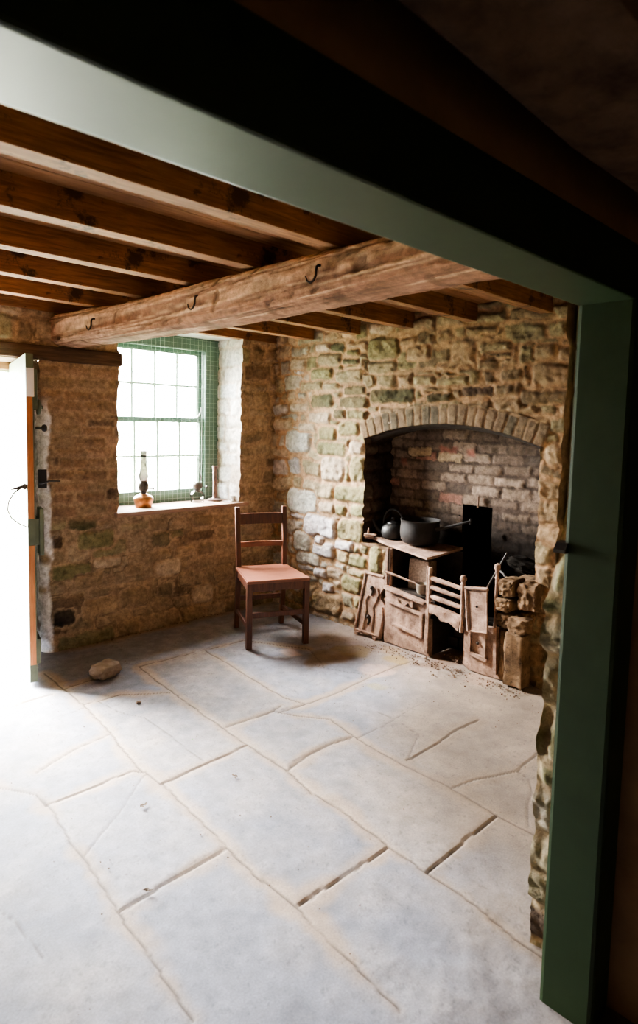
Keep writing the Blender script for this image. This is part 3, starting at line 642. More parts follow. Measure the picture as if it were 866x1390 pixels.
# rough hewn trunk that carries the joists
na, nl_ = 120, 620
A_, S_ = np.meshgrid(np.linspace(0, 2 * PI, na + 1), np.linspace(-3.45, .16, nl_), indexing='ij')
ca, sa = np.cos(A_), np.sin(A_); e = 2 / 3.4
sx = np.sign(ca) * np.abs(ca) ** e; sz = np.sign(sa) * np.abs(sa) ** e
n1 = fbm(A_ * 1.2 + 7, S_ * 1.3, 110, 4); n1b = fbm((2 * PI - A_) * 1.2 + 7, S_ * 1.3, 110, 4)
wgt = sstep(0, .8, A_) ; n1 = n1 * sstep(0., .6, A_) * sstep(2 * PI, 2 * PI - .6, A_)
n2 = fbm(np.cos(A_) * 3 + 9, S_ * 6 + np.sin(A_) * 3, 111, 4); n3 = fbm(np.cos(A_) * 14 + 19, S_ * 2.2 + 5, 112, 4) * .6 + fbm(np.sin(A_) * 16 + 29, S_ * 2.6 + 9, 115, 4) * .6; n4 = fbm(S_ * 22, np.sin(A_) * 5 + 11, 116, 3)
hw = .128 + .010 * np.sin(S_ * 1.9 + 1) + .012 * sstep(-2.6, -3.3, S_); hz = .098 + .006 * np.sin(S_ * 2.3) - .012 * sstep(-1.2, -2.7, S_)
k = 1 + .06 * n1 + .06 * n2 + .05 * n3 + .02 * n4
bxx = -1.668 - .068 * sstep(-1.0, .05, S_) + .012 * np.sin(S_ * 1.4); bzz = 2.055 + .018 * sstep(-1.2, -2.7, S_)
Px = bxx + sx * hw * k; Pz = np.minimum(bzz + sz * hz * k, ZJ - .0005)
pale = np.array((.50, .32, .21)); rind = np.array((.20, .098, .06)); pink = np.array((.48, .31, .235)); drk = np.array((.10, .05, .03))
under = sstep(.25, -.45, sa)
bark = sstep(-.05, .25, fbm(np.cos(A_) * 4 + 3, S_ * 2.2 + np.sin(A_) * 6, 113, 4) + .55 * under * sstep(-.4, -1.6, S_) - .10)
Cb2 = blend(np.broadcast_to(pale, A_.shape + (3,)), np.broadcast_to(pink, A_.shape + (3,)), sstep(-1.2, -.2, S_))
Cb2 = blend(Cb2, np.broadcast_to(rind, Cb2.shape), bark * .92)
adz = sstep(.30, .42, vnoise(S_ * 15 + sa * 1.5, sa * 2.2 + 4, 114) + .12 * n3) + .8 * sstep(.30, .5, n3 + .2 * n2); Cb2 = blend(Cb2, np.broadcast_to(drk, Cb2.shape), np.clip(adz, 0, 1) * .72)
Cb2 = Cb2 * np.clip(1 + .7 * n3 + .5 * n2 + .3 * n4, .25, 1.5)[..., None]
kk = 1 - .05 * adz - .02 * bark
Px = bxx + (Px - bxx) * kk
trunk = grid_mesh('ceiling_beam', np.stack([Px, S_, Pz], -1), np.clip(Cb2, .01, .8), M['stone'])
tag(trunk, 'rough hewn tree trunk beam carrying the joists, old iron hooks in its side', 'beam', kind='thing')
for (hy, hzv, flip) in ((-.534, 2.045, 1), (-1.523, 2.055, 1), (-2.322, 2.065, 1)):
    b = B(); xh = -1.668 - .068 * float(sstep(-1.0, .05, np.array(hy))) + .012 * math.sin(hy * 1.4) - .128 - .010 * math.sin(hy * 1.9 + 1) - .004
    b.tube([(xh + .05, hy, hzv + .026), (xh + .0, hy, hzv + .026), (xh - .009, hy, hzv + .020), (xh - .012, hy, hzv + .008), (xh - .013, hy + .001, hzv - .014), (xh - .015, hy + .010, hzv - .030), (xh - .017, hy + .026, hzv - .037), (xh - .018, hy + .042, hzv - .028), (xh - .018, hy + .050, hzv - .010)], [.005, .005, .005, .0048, .0046, .0044, .004, .0035, .0025], 8)
    obj('hook', b, M['hook'], trunk, True, local=True, label='dark iron hook driven into the beam')

# ---------------------------------------------------------------- partition between the rooms, with its rough stone end
KX = -1.951; YF0, YF1, HL = -3.512, -3.375, 1.80
zp = axis_pts([-.04, 2.27], .010); tp = axis_pts([0, .03, .10], .008); T, Zp = np.meshgrid(tp, zp, indexing='ij')
h, c = masonry(T, Zp, 121, (.07, .15), (.30, .34), (.33, .25, .16), lambda a, b_, r1, r2: pickc(r1, [((.22, .20, .115), 3), ((.30, .25, .165), 3), ((.17, .15, .085), 1.5), ((.36, .31, .24), 1)]), [(.06, .07, .12, .05, 'K')], warp=.012, relief=.030, grain=.012, joint=.02)
bul = sstep(1.30, 1.0, Zp)
per = -.008 + bul * (.031 + .020 * fbm(Zp * 5.2, Zp * 0 + 2.2, 122, 3)) + h * .4 * bul
P = np.stack([-1.735 - 2.48 * np.clip(per, -.01, .05) + .05 * sstep(.05, .0, T) * 0, YF1 + .004 + T, Zp], -1)
wall_front = grid_mesh('wall_front', P, c, M['stone'], kind='structure')
zq = axis_pts([-.04, 2.27], .03); xq = axis_pts([-1.76, .02], .03); Xq, Zq = np.meshgrid(xq, zq, indexing='ij')
h, c = masonry(Xq, Zq, 123, (.1, .18), (.15, .3), (.33, .25, .16), pal_back)
grid_mesh('wall_face', np.stack([Xq, YF1 + .10 + h * .5, Zq], -1), c, M['stone'], wall_front, 'structure')
b = B(); b.box2((-1.72, YF1 - .02, -.05), (.05, YF1 + .09, 2.262)); b.box2((-4.4, -3.50, HL + .125), (-1.9, -3.20, 2.262))
b.box2((-4.4, -3.50, -.05), (-3.95, -3.20, 2.0)); obj('wall_core', b, M['plaster'], wall_front, kind='structure')
# near face towards the camera: limewashed right of the frame, a rough old timber above it
b = B(); b.box2((-1.835, -3.585, -.05), (.05, -3.36, 2.262))
b.box2((-4.4, -3.585, -.05), (-3.9, -3.49, 2.262)); obj('wall_near_face', b, M['plaster'], wall_front, kind='structure')
b = B(); b.box((-3.1, -3.70, 2.088), (2.7, .19, .335), None, .03, 3); b.rough(.016, 4.5, 6, 2.)
bmesh.ops.translate(b.bm, verts=b.bm.verts, vec=(0, 0, 0)); obj('trim_2', b, M['dark_beam'], None, True, kind='structure')
# the rest of both rooms
b = B(); b.box2((-4.42, -3.5, -.05), (-4.30, .45, 2.28)); obj('wall_left', b, M['plaster'], kind='structure')
b = B(); b.box2((-4.42, -5.75, -.05), (-4.26, -3.5, 2.28)); b.box2((0, -5.75, -.05), (.10, -3.4, 2.28)); b.box2((-4.4, -5.75, -.05), (.1, -5.65, 2.28)); obj('wall_near', b, M['plaster'], kind='structure')

# ---------------------------------------------------------------- door_2: the green frame we look through
d2 = thing('door_2', 'dark green painted door frame, looked through from the next room', None, (KX, YF0, 0), kind='structure')
b = B(); b.box2((KX, YF0, -.03), (KX + .113, YF1, HL + .118), .011); obj('jamb', b, M['green'], d2)
b = B(); b.box2((-4.05, YF0, HL), (KX, YF1, HL + .118), .006); obj('head', b, M['green'], d2)
b = B(); b.box2((-4.05, YF0, -.03), (-3.935, YF1, HL), .006); obj('jamb', b, M['green'], d2)
b = B(); b.prism([(KX + .02, YF1 - .012, 1.196), (KX - .020, YF1 - .012, 1.198), (KX - .019, YF1 - .012, 1.206), (KX - .006, YF1 - .012, 1.222), (KX + .02, YF1 - .012, 1.224)], (0, .03, 0)); obj('strike_plate', b, M['iron_dark'], d2)

# ---------------------------------------------------------------- window_1: green sash window with wire guard
w1 = thing('window_1', 'green painted sash window with pale wire guard and bright daylight outside', None, (-.8935, .33, .84), kind='structure')
WA, WB = WX0 - .01, WX1 + .01       # outer width
SA, SB = -1.335, -.492              # sash width
b = B()
b.box2((WA, .30, .845), (SA, .42, 2.17), .003); b.box2((SB, .30, .845), (WB, .42, 2.17), .003)
b.box2((SA - .002, .30, 2.075), (SB + .002, .42, 2.17), .003); b.box2((SA - .002, .31, .845), (SB + .002, .42, .885), .003)
b.box2((SA - .001, .296, .885), (SA + .012, .312, 2.085), .002); b.box2((SB - .012, .296, .885), (SB + .001, .312, 2.085), .002); b.box2((SA, .296, 2.065), (SB, .312, 2.085), .002)
obj('window_frame', b, M['green_win'], w1)
bars = [-1.113, -.919, -.722]
def sash(name, y, z0, z1, bot, top, mid):
    b = B(); s = .045
    b.box2((SA + .004, y, z0), (SA + .004 + s, y + .035, z1), .004); b.box2((SB - .004 - s, y, z0), (SB - .004, y + .035, z1), .004)
    b.box2((SA + .004 + s - .002, y, z0), (SB - .004 - s + .002, y + .035, z0 + bot), .004); b.box2((SA + .004 + s - .002, y, z1 - top), (SB - .004 - s + .002, y + .035, z1), .004)
    o = obj(name, b, M['green_win'], w1)
    b = B()
    for xb in bars: b.box2((xb - .008, y + .006, z0 + bot - .002), (xb + .008, y + .03, z1 - top + .002), .003)
    b.box2((SA + .04, y + .0065, mid - .008), (SB - .04, y + .0295, mid + .008), .003)
    obj('glazing_bar', b, M['bar'], o)
    b = B(); b.box2((SA + .04, y + .022, z0 + bot - .004), (SB - .04, y + .025, z1 - top + .004)); obj('pane', b, M['glass'], o)
    return o
sash('upper_sash', .362, 1.492, 2.074, .036, .04, 1.785)
sash('lower_sash', .320, .886, 1.530, .075, .036, 1.228)
b = B(); b.tube([(SB - .012, .352, 1.62), (SB - .018, .348, 1.585), (SB - .034, .345, 1.553), (SB - .06, .343, 1.536)], .007, 8); obj('sash_horn', b, M['ceramic'], w1, True)
b = B(); wy = .288
for i in range(int((WB - WA) / .038) + 1):
    b.box((WA + .012 + i * .038, wy, 1.515), (.0016, .0016, 1.29))
for i in range(34): b.box((-.8935, wy + .0016, .895 + i * .038), (WB - WA - .01, .0016, .0016))
obj('wire_guard', b, M['mesh'], w1)

b = B(); b.box((-.880, .118, .852), (1.13, .345, .030), None, .005); b.rough(.003, 6., 4)
obj('window_sill', b, M['sill'], None, True, kind='structure')

# ---------------------------------------------------------------- door_1: planked door, standing open into the room
hx, hy, fx_, fy_ = -1.962, .385, -2.172, -.478
LEN = math.hypot(fx_ - hx, fy_ - hy); ANG = math.atan2(fy_ - hy, fx_ - hx)
d1 = thing('door_1', 'pale green planked door standing open into the room', None, (hx, hy, .016), ANG, kind='structure')
nbd = 6
b = B()
for i in range(nbd):
    x0, x1 = LEN * i / nbd, LEN * (i + 1) / nbd
    b.box2((x0 + .0012, -.020, 0), (x1 - .0012, .014, 1.832), .002)
obj('board_panel', b, M['green_door'], d1, local=True)
b = B(); b.box2((LEN - .001, -.019, .0), (LEN + .004, .020, 1.832), .001); ee = obj('edge_strip', b, M['door_green'], d1, local=True)
b = B(); b.box2((LEN + .0025, -.0175, .10), (LEN + .006, .0135, .78), .001); b.box2((LEN + .0025, -.0175, .93), (LEN + .006, .0135, 1.60), .001); obj('bare_edge', b, M['door_edge'], ee, local=True, label='bare orange-brown wood on the door edge')
b = B(); b.box2((LEN + .0025, -.0178, 1.60), (LEN + .0066, .022, 1.755), .001); obj('edge_plate', b, M['ceramic'], ee, local=True, label='pale metal plate on the door edge')
for z0, z1 in ((.10, .245), (.78, .93), (1.53, 1.75)):
    b = B(); b.box2((.02, .014, z0), (LEN - .004, .040, z1), .004); obj('ledge', b, M['door_green'], d1, local=True)
b = B(); b.box2((LEN - .10, .040, .72), (LEN + .006, .062, .985), .004); lk = obj('lock_box', b, M['door_green'], d1, local=True)
b = B(); b.box2((LEN - .085, .062, .74), (LEN - .02, .067, .95), .002); obj('lock_plate', b, M['tin'], lk, local=True)
R90 = Matrix.Rotation(-PI / 2, 3, 'X')
b = B(); b.lathe([(0, 0), (.040, 0), (.043, .008), (.040, .016), (.02, .022), (0, .022)], (LEN - .045, .040, 1.545), 24, R90); b.lathe([(0, .02), (.010, .021), (.010, .03), (0, .03)], (LEN - .045, .040, 1.545), 12, R90)
obj('pulley', b, M['door_green'], d1, True, True)
b = B(); b.lathe([(0, 0), (.008, 0), (.008, .03), (.018, .036), (.021, .048), (.015, .058), (0, .06)], (LEN - .03, .030, 1.43), 18, R90); obj('knob', b, M['black'], d1, True, True)
b = B()
b.tube([(LEN - .02, .042, 1.125), (LEN - .005, .060, 1.125), (LEN - .001, .095, 1.137), (LEN + .0, .15, 1.135)], [.006, .006, .005, .004], 8)
b.box2((LEN - .03, .04, 1.095), (LEN - .026, .085, 1.20)); b.box2((LEN - .03, .08, 1.095), (LEN - .026, .085, 1.20)); b.box2((LEN - .03, .04, 1.196), (LEN - .026, .085, 1.20))
obj('latch', b, M['black'], d1, True, True)
b = B(); zc_ = 1.10
b.tube([(LEN - .03, -.018, 1.112), (LEN - .02, -.040, 1.108), (LEN - .01, -.085, 1.075), (LEN - .0, -.112, 1.03), (LEN, -.118, .985), (LEN, -.100, .94), (LEN, -.060, .905), (LEN, -.022, .885)], [.008, .007, .0045, .004, .004, .004, .004, .003], 8)
b.tube([(LEN - .03, -.02, 1.108), (LEN - .02, -.05, 1.105), (LEN - .01, -.10, 1.094)], [.012, .010, .003], 8); b.sphere((LEN - .02, -.030, 1.108), .014, 2, (1, 1, 1.3))
obj('pull_handle', b, M['hook'], d1, True, True)

# green frame of that doorway and the bare wood above it
b = B(); b.box2((DX0 - .01, .41, 1.800), (DX1 + .03, .48, DZ + .002), .004); b.box2((DX1 - .035, .415, .0), (DX1 + .02, .48, 1.80), .004); b.box2((DX0 - .02, .415, .0), (DX0 + .035, .48, 1.80), .004)
obj('trim_3', b, M['green_door'], kind='structure')
b = B(); b.box2((DX0 - .02, .385, 1.815), (DX1 + .02, .412, DZ + .004), .003); obj('trim_4', b, M['board'], kind='structure')

# ---------------------------------------------------------------- outdoors
b = B(); b.box2((-14, .47, -.10), (12, 26, -.045)); obj('garden_ground', b, M['grass'], kind='structure')
b = B(); b.box2((-4.2, .48, -.06), (-1.2, 2.6, -.03)); obj('garden_path', b, M['path'], kind='structure')
b = B(); b.box((-3.0, 4.3, .30), (9, .4, .75), None, .06, 3); b.rough(.05, 2.2, 6, 4.); obj('garden_wall', b, M['path'], None, True, kind='structure')
rb = random.Random(12)
b = B()
for i in range(420):
    p = Vector((rb.uniform(-7, 5), rb.uniform(4.6, 6.0), rb.uniform(.3, 1.5))); a = Vector((rb.uniform(-1, 1), rb.uniform(-1, 1), rb.uniform(-.4, 1))).normalized() * .12; c_ = a.orthogonal().normalized() * .05
    b.bm.faces.new([b.bm.verts.new(q) for q in (p - a, p + c_, p + a, p - c_)])
tag(obj('hedge_foliage', b, M['grass']), kind='stuff')

# ---------------------------------------------------------------- the chair
ch = thing('wooden_chair', 'dark wooden ladder-back chair with a reddish plank seat, standing before the corner', 'chair', (-.728, -.9075, 0), math.radians(-23.9))
fw, rw = .200, .172
b = B(); b.prism([(-fw - .022, -.020, .443), (fw + .022, -.020, .443), (rw + .020, .445, .443), (-rw - .020, .445, .443)], (0, 0, .021))
bmesh.ops.bevel(b.bm, geom=list(b.bm.edges), offset=.005, segments=2, affect='EDGES'); obj('seat', b, M['seat'], ch, local=True)
for s in (-1, 1):
    b = B(); b.box2((s * fw - .019, -.012, 0), (s * fw + .019, .026, .4425), .003); obj('leg', b, M['chair'], ch, local=True)
    b = B(); prof = [(.478, 0), (.445, .25), (.430, .46), (.440, .66), (.470, .893)]
    vs = []
    for (yy, zz), (yw, zw) in zip(prof, prof[1:]):
        pass
    rings = []
    for yy, zz in prof:
        hwid = .0165; dep = .019 if zz < .5 else .016
        rings.append([b.bm.verts.new((s * (rw + (.004 if zz > .5 else 0)) + i, yy + j, zz)) for i, j in ((-hwid, -dep), (hwid, -dep), (hwid, dep), (-hwid, dep))])
    for a, c_ in zip(rings, rings[1:]):
        for k in range(4): b.bm.faces.new((a[k], a[(k + 1) % 4], c_[(k + 1) % 4], c_[k]))
    b.bm.faces.new(rings[0][::-1]); b.bm.faces.new(rings[-1])
    bmesh.ops.bevel(b.bm, geom=[e for e in b.bm.edges], offset=.0025, segments=1, affect='EDGES'); obj('leg', b, M['chair'], ch, local=True)
def slat(z0, z1, y0, bow, th_=.014):
    b = B(); n = 9; xs_ = [(-rw + .012) + (2 * rw - .024) * i / (n - 1) for i in range(n)]
    ys_ = [y0 + bow * (1 - (2 * i / (n - 1) - 1) ** 2) for i in range(n)]
    r = [[b.bm.verts.new((x, y + dy, z)) for dy, z in ((-th_ / 2, z0), (th_ / 2, z0), (th_ / 2, z1), (-th_ / 2, z1))] for x, y in zip(xs_, ys_)]
    for a, c_ in zip(r, r[1:]):
        for k in range(4): b.bm.faces.new((a[k], a[(k + 1) % 4], c_[(k + 1) % 4], c_[k]))
    b.bm.faces.new(r[0][::-1]); b.bm.faces.new(r[-1]); return b
obj('back_rail', slat(.768, .846, .459, .014), M['chair'], ch, local=True)
obj('back_slat', slat(.603, .640, .440, .018), M['seat'], ch, local=True)
b = B(); b.box2((-fw + .018, -.006, .388), (fw - .018, .014, .4435), .002); obj('apron', b, M['chair'], ch, local=True)
b = B(); b.box2((-rw + .015, .422, .392), (rw - .015, .440, .4435), .002); obj('apron', b, M['chair'], ch, local=True)
for s in (-1, 1):
    b = B(); b.bar((s * fw, .02, .416), (s * rw, .425, .416), .018, .054); obj('apron', b, M['chair'], ch, local=True)
    b = B(); b.bar((s * fw, .02, .135), (s * rw, .45, .135), .016, .030, bev=.002); obj('stretcher', b, M['chair'], ch, local=True)
b = B(); b.box2((-fw + .016, .0, .208), (fw - .016, .018, .243), .002); obj('stretcher', b, M['chair'], ch, local=True)
b = B(); b.box2((-rw + .014, .446, .205), (rw - .014, .464, .240), .002); obj('stretcher', b, M['chair'], ch, local=True)

# ---------------------------------------------------------------- things on the window sill
SZ = .8675
lx, ly = -1.150, .130
lp = thing('oil_lamp', 'copper oil lamp with smoky glass chimney at the left of the window sill', 'oil lamp', (lx, ly, SZ))
b = B(); b.lathe([(0, 0), (.056, 0), (.060, .006), (.064, .03), (.072, .062), (.071, .068), (.060, .082), (.030, .098), (.022, .102), (0, .102)], (0, 0, 0), 32); obj('font', b, M['brass'], lp, True, True)
b = B(); b.lathe([(.021, .10), (.022, .118), (.034, .126), (.038, .145), (.038, .168), (.030, .188), (.020, .194), (0, .194)], (0, 0, 0), 24); b.tube([(.03, 0, .135), (.066, -.02, .135)], .004, 6); b.sphere((.068, -.021, .135), .009)
obj('burner', b, M['burner'], lp, True, True)
b = B(); b.lathe([(.026, .19), (.034, .215), (.036, .235), (.028, .268), (.0235, .31), (.0225, .40), (.024, .415), (.022, .413), (.021, .31), (.0258, .266), (.0335, .235), (.0315, .216), (.024, .192)], (0, 0, 0), 24); obj('chimney', b, M['chimney'], lp, True, True)
lx, ly = -.660, .165
lq = thing('oil_lamp', 'clear glass oil lamp beside the candlestick on the window sill', 'oil lamp', (lx, ly, SZ))
b = B(); b.lathe([(0, 0), (.050, 0), (.053, .006), (.046, .018), (.044, .024), (.056, .04), (.058, .060), (.045, .080), (.022, .092), (0, .092)], (0, 0, 0), 28); obj('font', b, M['lamp_glass'], lq, True, True)
b = B(); b.lathe([(.021, .088), (.022, .103), (.036, .110), (.040, .128), (.038, .146), (.024, .158), (0, .158)], (0, 0, 0), 24); b.tube([(.03, 0, .12), (.064, -.03, .12)], .0035, 6); b.sphere((.066, -.031, .12), .011, 2, (.5, 1, 1))
obj('burner', b, M['burner'], lq, True, True)
b = B(); b.lathe([(.024, .154), (.033, .18), (.034, .20), (.025, .235), (.021, .28), (.0205, .355), (.0195, .355), (.0198, .28), (.0235, .234), (.0322, .2), (.0312, .181), (.022, .156)], (0, 0, 0), 24); obj('chimney', b, M['lamp_glass'], lq, True, True)
cs = thing('candlestick', 'tall brown candlestick on a round base, at the right of the window sill', 'candlestick', (-.496, .160, SZ))
b = B(); b.lathe([(0, 0), (.058, 0), (.062, .006), (.060, .014), (.045, .018), (.030, .022), (0, .022)], (0, 0, 0), 32); obj('base', b, M['pewter'], cs, True, True)
b = B(); b.lathe([(.028, .02), (.019, .032), (.016, .045), (.020, .055), (.017, .07), (.0165, .14), (.0185, .20), (.017, .215), (.022, .225), (.018, .236), (.020, .26), (.024, .275), (.024, .284), (.013, .285), (.012, .27), (0, .27)], (0, 0, 0), 24); obj('stem', b, M['pewter'], cs, True, True)
b = B(); b.lathe([(0, 0), (.016, 0), (.014, .008), (.016, .016), (.022, .030), (.023, .045), (.0215, .046), (.020, .03), (.012, .02), (0, .018)], (-.388, .062, SZ), 20)
tag(obj('egg_cup', b, M['ceramic'], None, True), 'tiny white cup at the right end of the window sill', 'cup')
b = B(); b.lathe([(0, 0), (.030, 0), (.036, .005), (.034, .006), (.028, .002), (0, .002)], (-.455, .045, SZ + .0005), 20)
tag(obj('saucer', b, M['ceramic'], None, True), 'small white dish in front of the candlestick on the sill', 'dish')

# ---------------------------------------------------------------- the old range
RX = -.10
rg = thing('kitchen_range', 'broken dusty cast iron kitchen range built into the stone hearth', 'range', (RX, -1.70, 0))
iron = M['iron']
# left hob: front panel, its moulding, latch
b = B(); b.prism([(RX, -1.318, .0), (RX, -1.318, .390), (RX, -1.690, .345), (RX, -1.700, .0)], (.035, 0, 0)); b.rough(.004, 9., 10); obj('front_panel', b, iron, rg)
b = B()
b.bar((RX - .010, -1.330, .308), (RX - .010, -1.655, .268), .030, .024, bev=.005); b.bar((RX - .010, -1.640, .280), (RX - .010, -1.640, .110), .028, .030, (1, 0, 0), bev=.005); b.bar((RX - .010, -1.655, .120), (RX - .010, -1.40, .152), .030, .022, bev=.005)
b.rough(.003, 14., 3); obj('panel_moulding', b, iron, rg)
b = B(); b.box2((RX - .020, -1.700, .02), (RX + .03, -1.672, .365), .004); b.rough(.003, 10., 4); obj('corner_post', b, iron, rg)
b = B(); b.bar((RX - .012, -1.316, .395), (RX - .012, -1.668, .352), .055, .018, bev=.004); b.rough(.003, 12., 5); obj('top_ledge', b, iron, rg)
b = B(); b.bar((RX - .010, -1.432, .338), (RX - .010, -1.550, .322), .014, .012); b.bar((RX - .012, -1.432, .345), (RX - .012, -1.432, .315), .018, .010, (1, 0, 0)); b.prism([(RX - .004, -1.475, .325), (RX - .004, -1.522, .319), (RX - .004, -1.502, .294)], (-.022, 0, 0)); b.bar((RX - .014, -1.556, .346), (RX - .014, -1.556, .300), .022, .016, (1, 0, 0))
obj('latch', b, iron, rg)
# oven box, open at the front
b = B()
b.box2((RX + .03, -1.325, .39), (.262, -1.312, .655)); b.box2((.25, -1.70, .0), (.262, -1.315, .65)); b.box2((RX + .036, -1.70, .370), (.262, -1.315, .384)); b.box2((RX + .036, -1.700, .0), (.262, -1.688, .372))
obj('oven_box', b, M['iron_dark'], rg)
b = B(); b.box2((.0, -1.60, .386), (.10, -1.43, .60), .012); b.rough(.006, 8., 4); obj('flue_brick', b, M['rubble'], rg)
for yy, xx in ((-1.320, RX + .005), (-1.342, RX + .02)):
    b = B(); b.box2((xx - .009, yy - .009, .385), (xx + .009, yy + .009, .662), .002); b.rough(.002, 20., 3); obj('oven_upright', b, iron, rg)
b = B(); b.bar((RX + .01, -1.315, .492), (RX + .03, -1.345, .497), .012, .008); obj('hinge_pin', b, iron, rg)
# hob plate, warped and broken at the left tip
b = B(); b.prism([(.262, -1.05, .668), (.09, -1.050, .676), (-.005, -1.085, .684), (-.018, -1.155, .678), (-.060, -1.30, .668), (-.115, -1.50, .660), (-.152, -1.690, .648), (-.05, -1.70, .652), (.16, -1.700, .662), (.262, -1.69, .665)], (0, 0, .016))
bmesh.ops.triangulate(b.bm, faces=[f for f in b.bm.faces if len(f.verts) > 4]); b.rough(.004, 7., 4); obj('hob_plate', b, M['iron'], rg, label='warped rusty hob plate')
for i, (dx, dz) in enumerate(((0, 0), (-.006, .012), (.004, .023))):
    b = B(); b.bar((-.005 + dx, -1.115 - .01 * i, .694 + dz), (-.045 + dx, -1.065 + .004 * i, .697 + dz), .05, .007, bev=.002); b.rough(.002, 15., 2); obj('broken_plate', b, iron, rg)
b = B(); b.tube([(-.03, -1.085, .70), (-.03, -1.085, .745), (-.03, -1.085, .765)], [.008, .006, .003], 8); obj('hinge_pin', b, iron, rg, True)
# fire bars
gx = RX - .02
for z in (.512, .452, .392):
    b = B(); b.tube([(gx, -1.712, z + .018), (gx - .006, -1.80, z + .010), (gx, -1.935, z - .006)], [.015, .016, .014], 10, .85); b.rough(.004, 18., 1); obj('fire_bar', b, iron, rg, True)
b = B(); b.prism([(gx - .012, -1.705, .360), (gx - .012, -1.705, .305), (gx - .012, -1.76, .300), (gx - .012, -1.80, .268), (gx - .012, -1.86, .275), (gx - .012, -1.93, .232), (gx - .012, -1.945, .330), (gx - .012, -1.83, .345)], (.03, 0, 0))
bmesh.ops.triangulate(b.bm, faces=[f for f in b.bm.faces if len(f.verts) > 4]); b.rough(.005, 14., 3); obj('bottom_bar', b, iron, rg)
for yy, z0, z1, k in ((-1.700, .28, .565, .8), (-1.948, .23, .555, 1.)):
    b = B(); b.lathe([(0, z0), (.013, z0), (.015, z0 + .03), (.012, z0 + .05), (.013, z1 - .03), (.017, z1 - .018), (.012, z1 - .008), (.020 * k, z1 + .008), (.021 * k, z1 + .020), (.012, z1 + .034), (0, z1 + .036)], (gx, yy, 0), 14); b.rough(.002, 20.); obj('grate_post', b, iron, rg, True)
b = B(); b.tube([(gx + .01, -1.672, .36), (gx + .01, -1.672, .60)], .007, 8); obj('grate_post', b, iron, rg, True)
b = B(); b.box2((RX + .0, -1.96, .255), (.23, -1.70, .275)); b.box2((.15, -1.96, .0), (.18, -1.69, .275)); b.box2((.235, -1.97, .0), (.262, -1.69, .44)); obj('ash_pit', b, M['soot'], rg)
for i, (yy, zz) in enumerate(((-1.745, .03), (-1.83, .03), (-1.915, .03), (-1.79, .105), (-1.875, .105), (-1.745, .18), (-1.83, .18), (-1.915, .18))):
    b = B(); b.box((.13, yy, zz + .034), (.05, .078, .066), None, .008); b.rough(.005, 12., 2, i); obj('pit_brick', b, M['iron_dark'], rg, label='sooty brick at the back of the ash pit')
# right cheek
b = B(); b.prism([(RX, -1.955, .03), (RX, -1.955, .505), (RX, -1.995, .50), (RX, -1.995, .285), (RX, -2.190, .31), (RX, -2.205, .0), (RX, -2.0, .0)], (.035, 0, 0)); bmesh.ops.triangulate(b.bm, faces=[f for f in b.bm.faces if len(f.verts) > 4]); b.rough(.004, 9., 4); obj('side_panel', b, iron, rg)
b = B(); mx_ = RX - .010
b.bar((mx_, -2.000, .262), (mx_, -2.112, .278), .018, .016); b.bar((mx_, -2.004, .265), (mx_, -2.004, .118), .018, .018, (1, 0, 0)); b.bar((mx_, -2.110, .275), (mx_, -2.110, .098), .018, .020, (1, 0, 0)); b.bar((mx_ - .004, -1.985, .118), (mx_ - .004, -2.130, .100), .022, .020)
b.bar((mx_, -2.178, .318), (mx_, -2.190, .03), .02, .030, (1, 0, 0)); b.rough(.003, 14., 3); obj('panel_moulding', b, iron, rg)
b = B(); b.sphere((RX - .006, -2.058, .185), .010, 2); obj('knob', b, M['iron_dark'], rg, True)
b = B(); b.lathe([(0, .29), (.011, .29), (.011, .60), (.015, .61), (.010, .62), (.012, .655), (.018, .672), (.016, .690), (0, .70)], (RX + .015, -2.157, 0), 12); b.rough(.002, 18.); obj('grate_post', b, iron, rg, True)
b = B(); b.box2((.02, -2.16, .0), (.255, -1.965, .30), .01); b.rough(.01, 6., 5); obj('rear_fill', b, M['soot'], rg)
b = B(); b.box((.16, -1.86, .31), (.20, .20, .10), None, .03); b.rough(.03, 9., 4); obj('cinder_bed', b, M['soot'], rg)

# loose iron plates propped against the range
up_ = Vector((0, -.075, .425)); 
def lean_frame(bl, br, up):
    u = (br - bl).normalized(); w = (up - u * up.dot(u)).normalized(); return u, w, u.cross(w)
BL, BR_ = Vector((-.128, -1.058, .018)), Vector((-.112, -1.288, .010))
u_, w_, n_ = lean_frame(BL, BR_, Vector((.092, -.070, .42)))
if n_.x > 0: n_ = -n_
at_ = lambda a, c_, d_=0.: BL + u_ * a + w_ * c_ + n_ * d_
od = thing('oven_door', 'ornate cast iron oven door leaning on the stones left of the range', 'oven door', BL)
out2 = [(0, 0), (.235, 0), (.238, .17), (.222, .235), (.185, .27), (.168, .305), (.190, .355), (.182, .44), (.006, .44)]
b = B(); b.prism([at_(*p) for p in out2], n_ * -.014); bmesh.ops.triangulate(b.bm, faces=[f for f in b.bm.faces if len(f.verts) > 4]); b.rough(.0025, 14., 3); obj('plate', b, iron, od)
b = B()
for pts in ([(.012, .02), (.016, .43)], [(.010, .428), (.175, .428)], [(.075, .03), (.078, .17), (.058, .235), (.075, .275)], [(.150, .04), (.146, .15), (.128, .20), (.150, .25), (.158, .30), (.140, .34)], [(.222, .02), (.224, .16), (.205, .22)], [(.01, .016), (.225, .016)]):
    b.tube([at_(a, c_, .002) for a, c_ in pts], .009, 8, 1.)
b.rough(.002, 20., 1); obj('raised_rib', b, iron, od, True)
for a, c_ in ((.092, .335), (.108, .13)):
    b = B(); b.sphere(at_(a, c_, .008), .015, 2); b.tube([at_(a, c_, .004), at_(a + .012, c_ - .03, .006), at_(a + .004, c_ - .055, .004)], [.010, .008, .006], 8); obj('boss', b, M['iron_dark'], od, True, label='dark rusted boss')
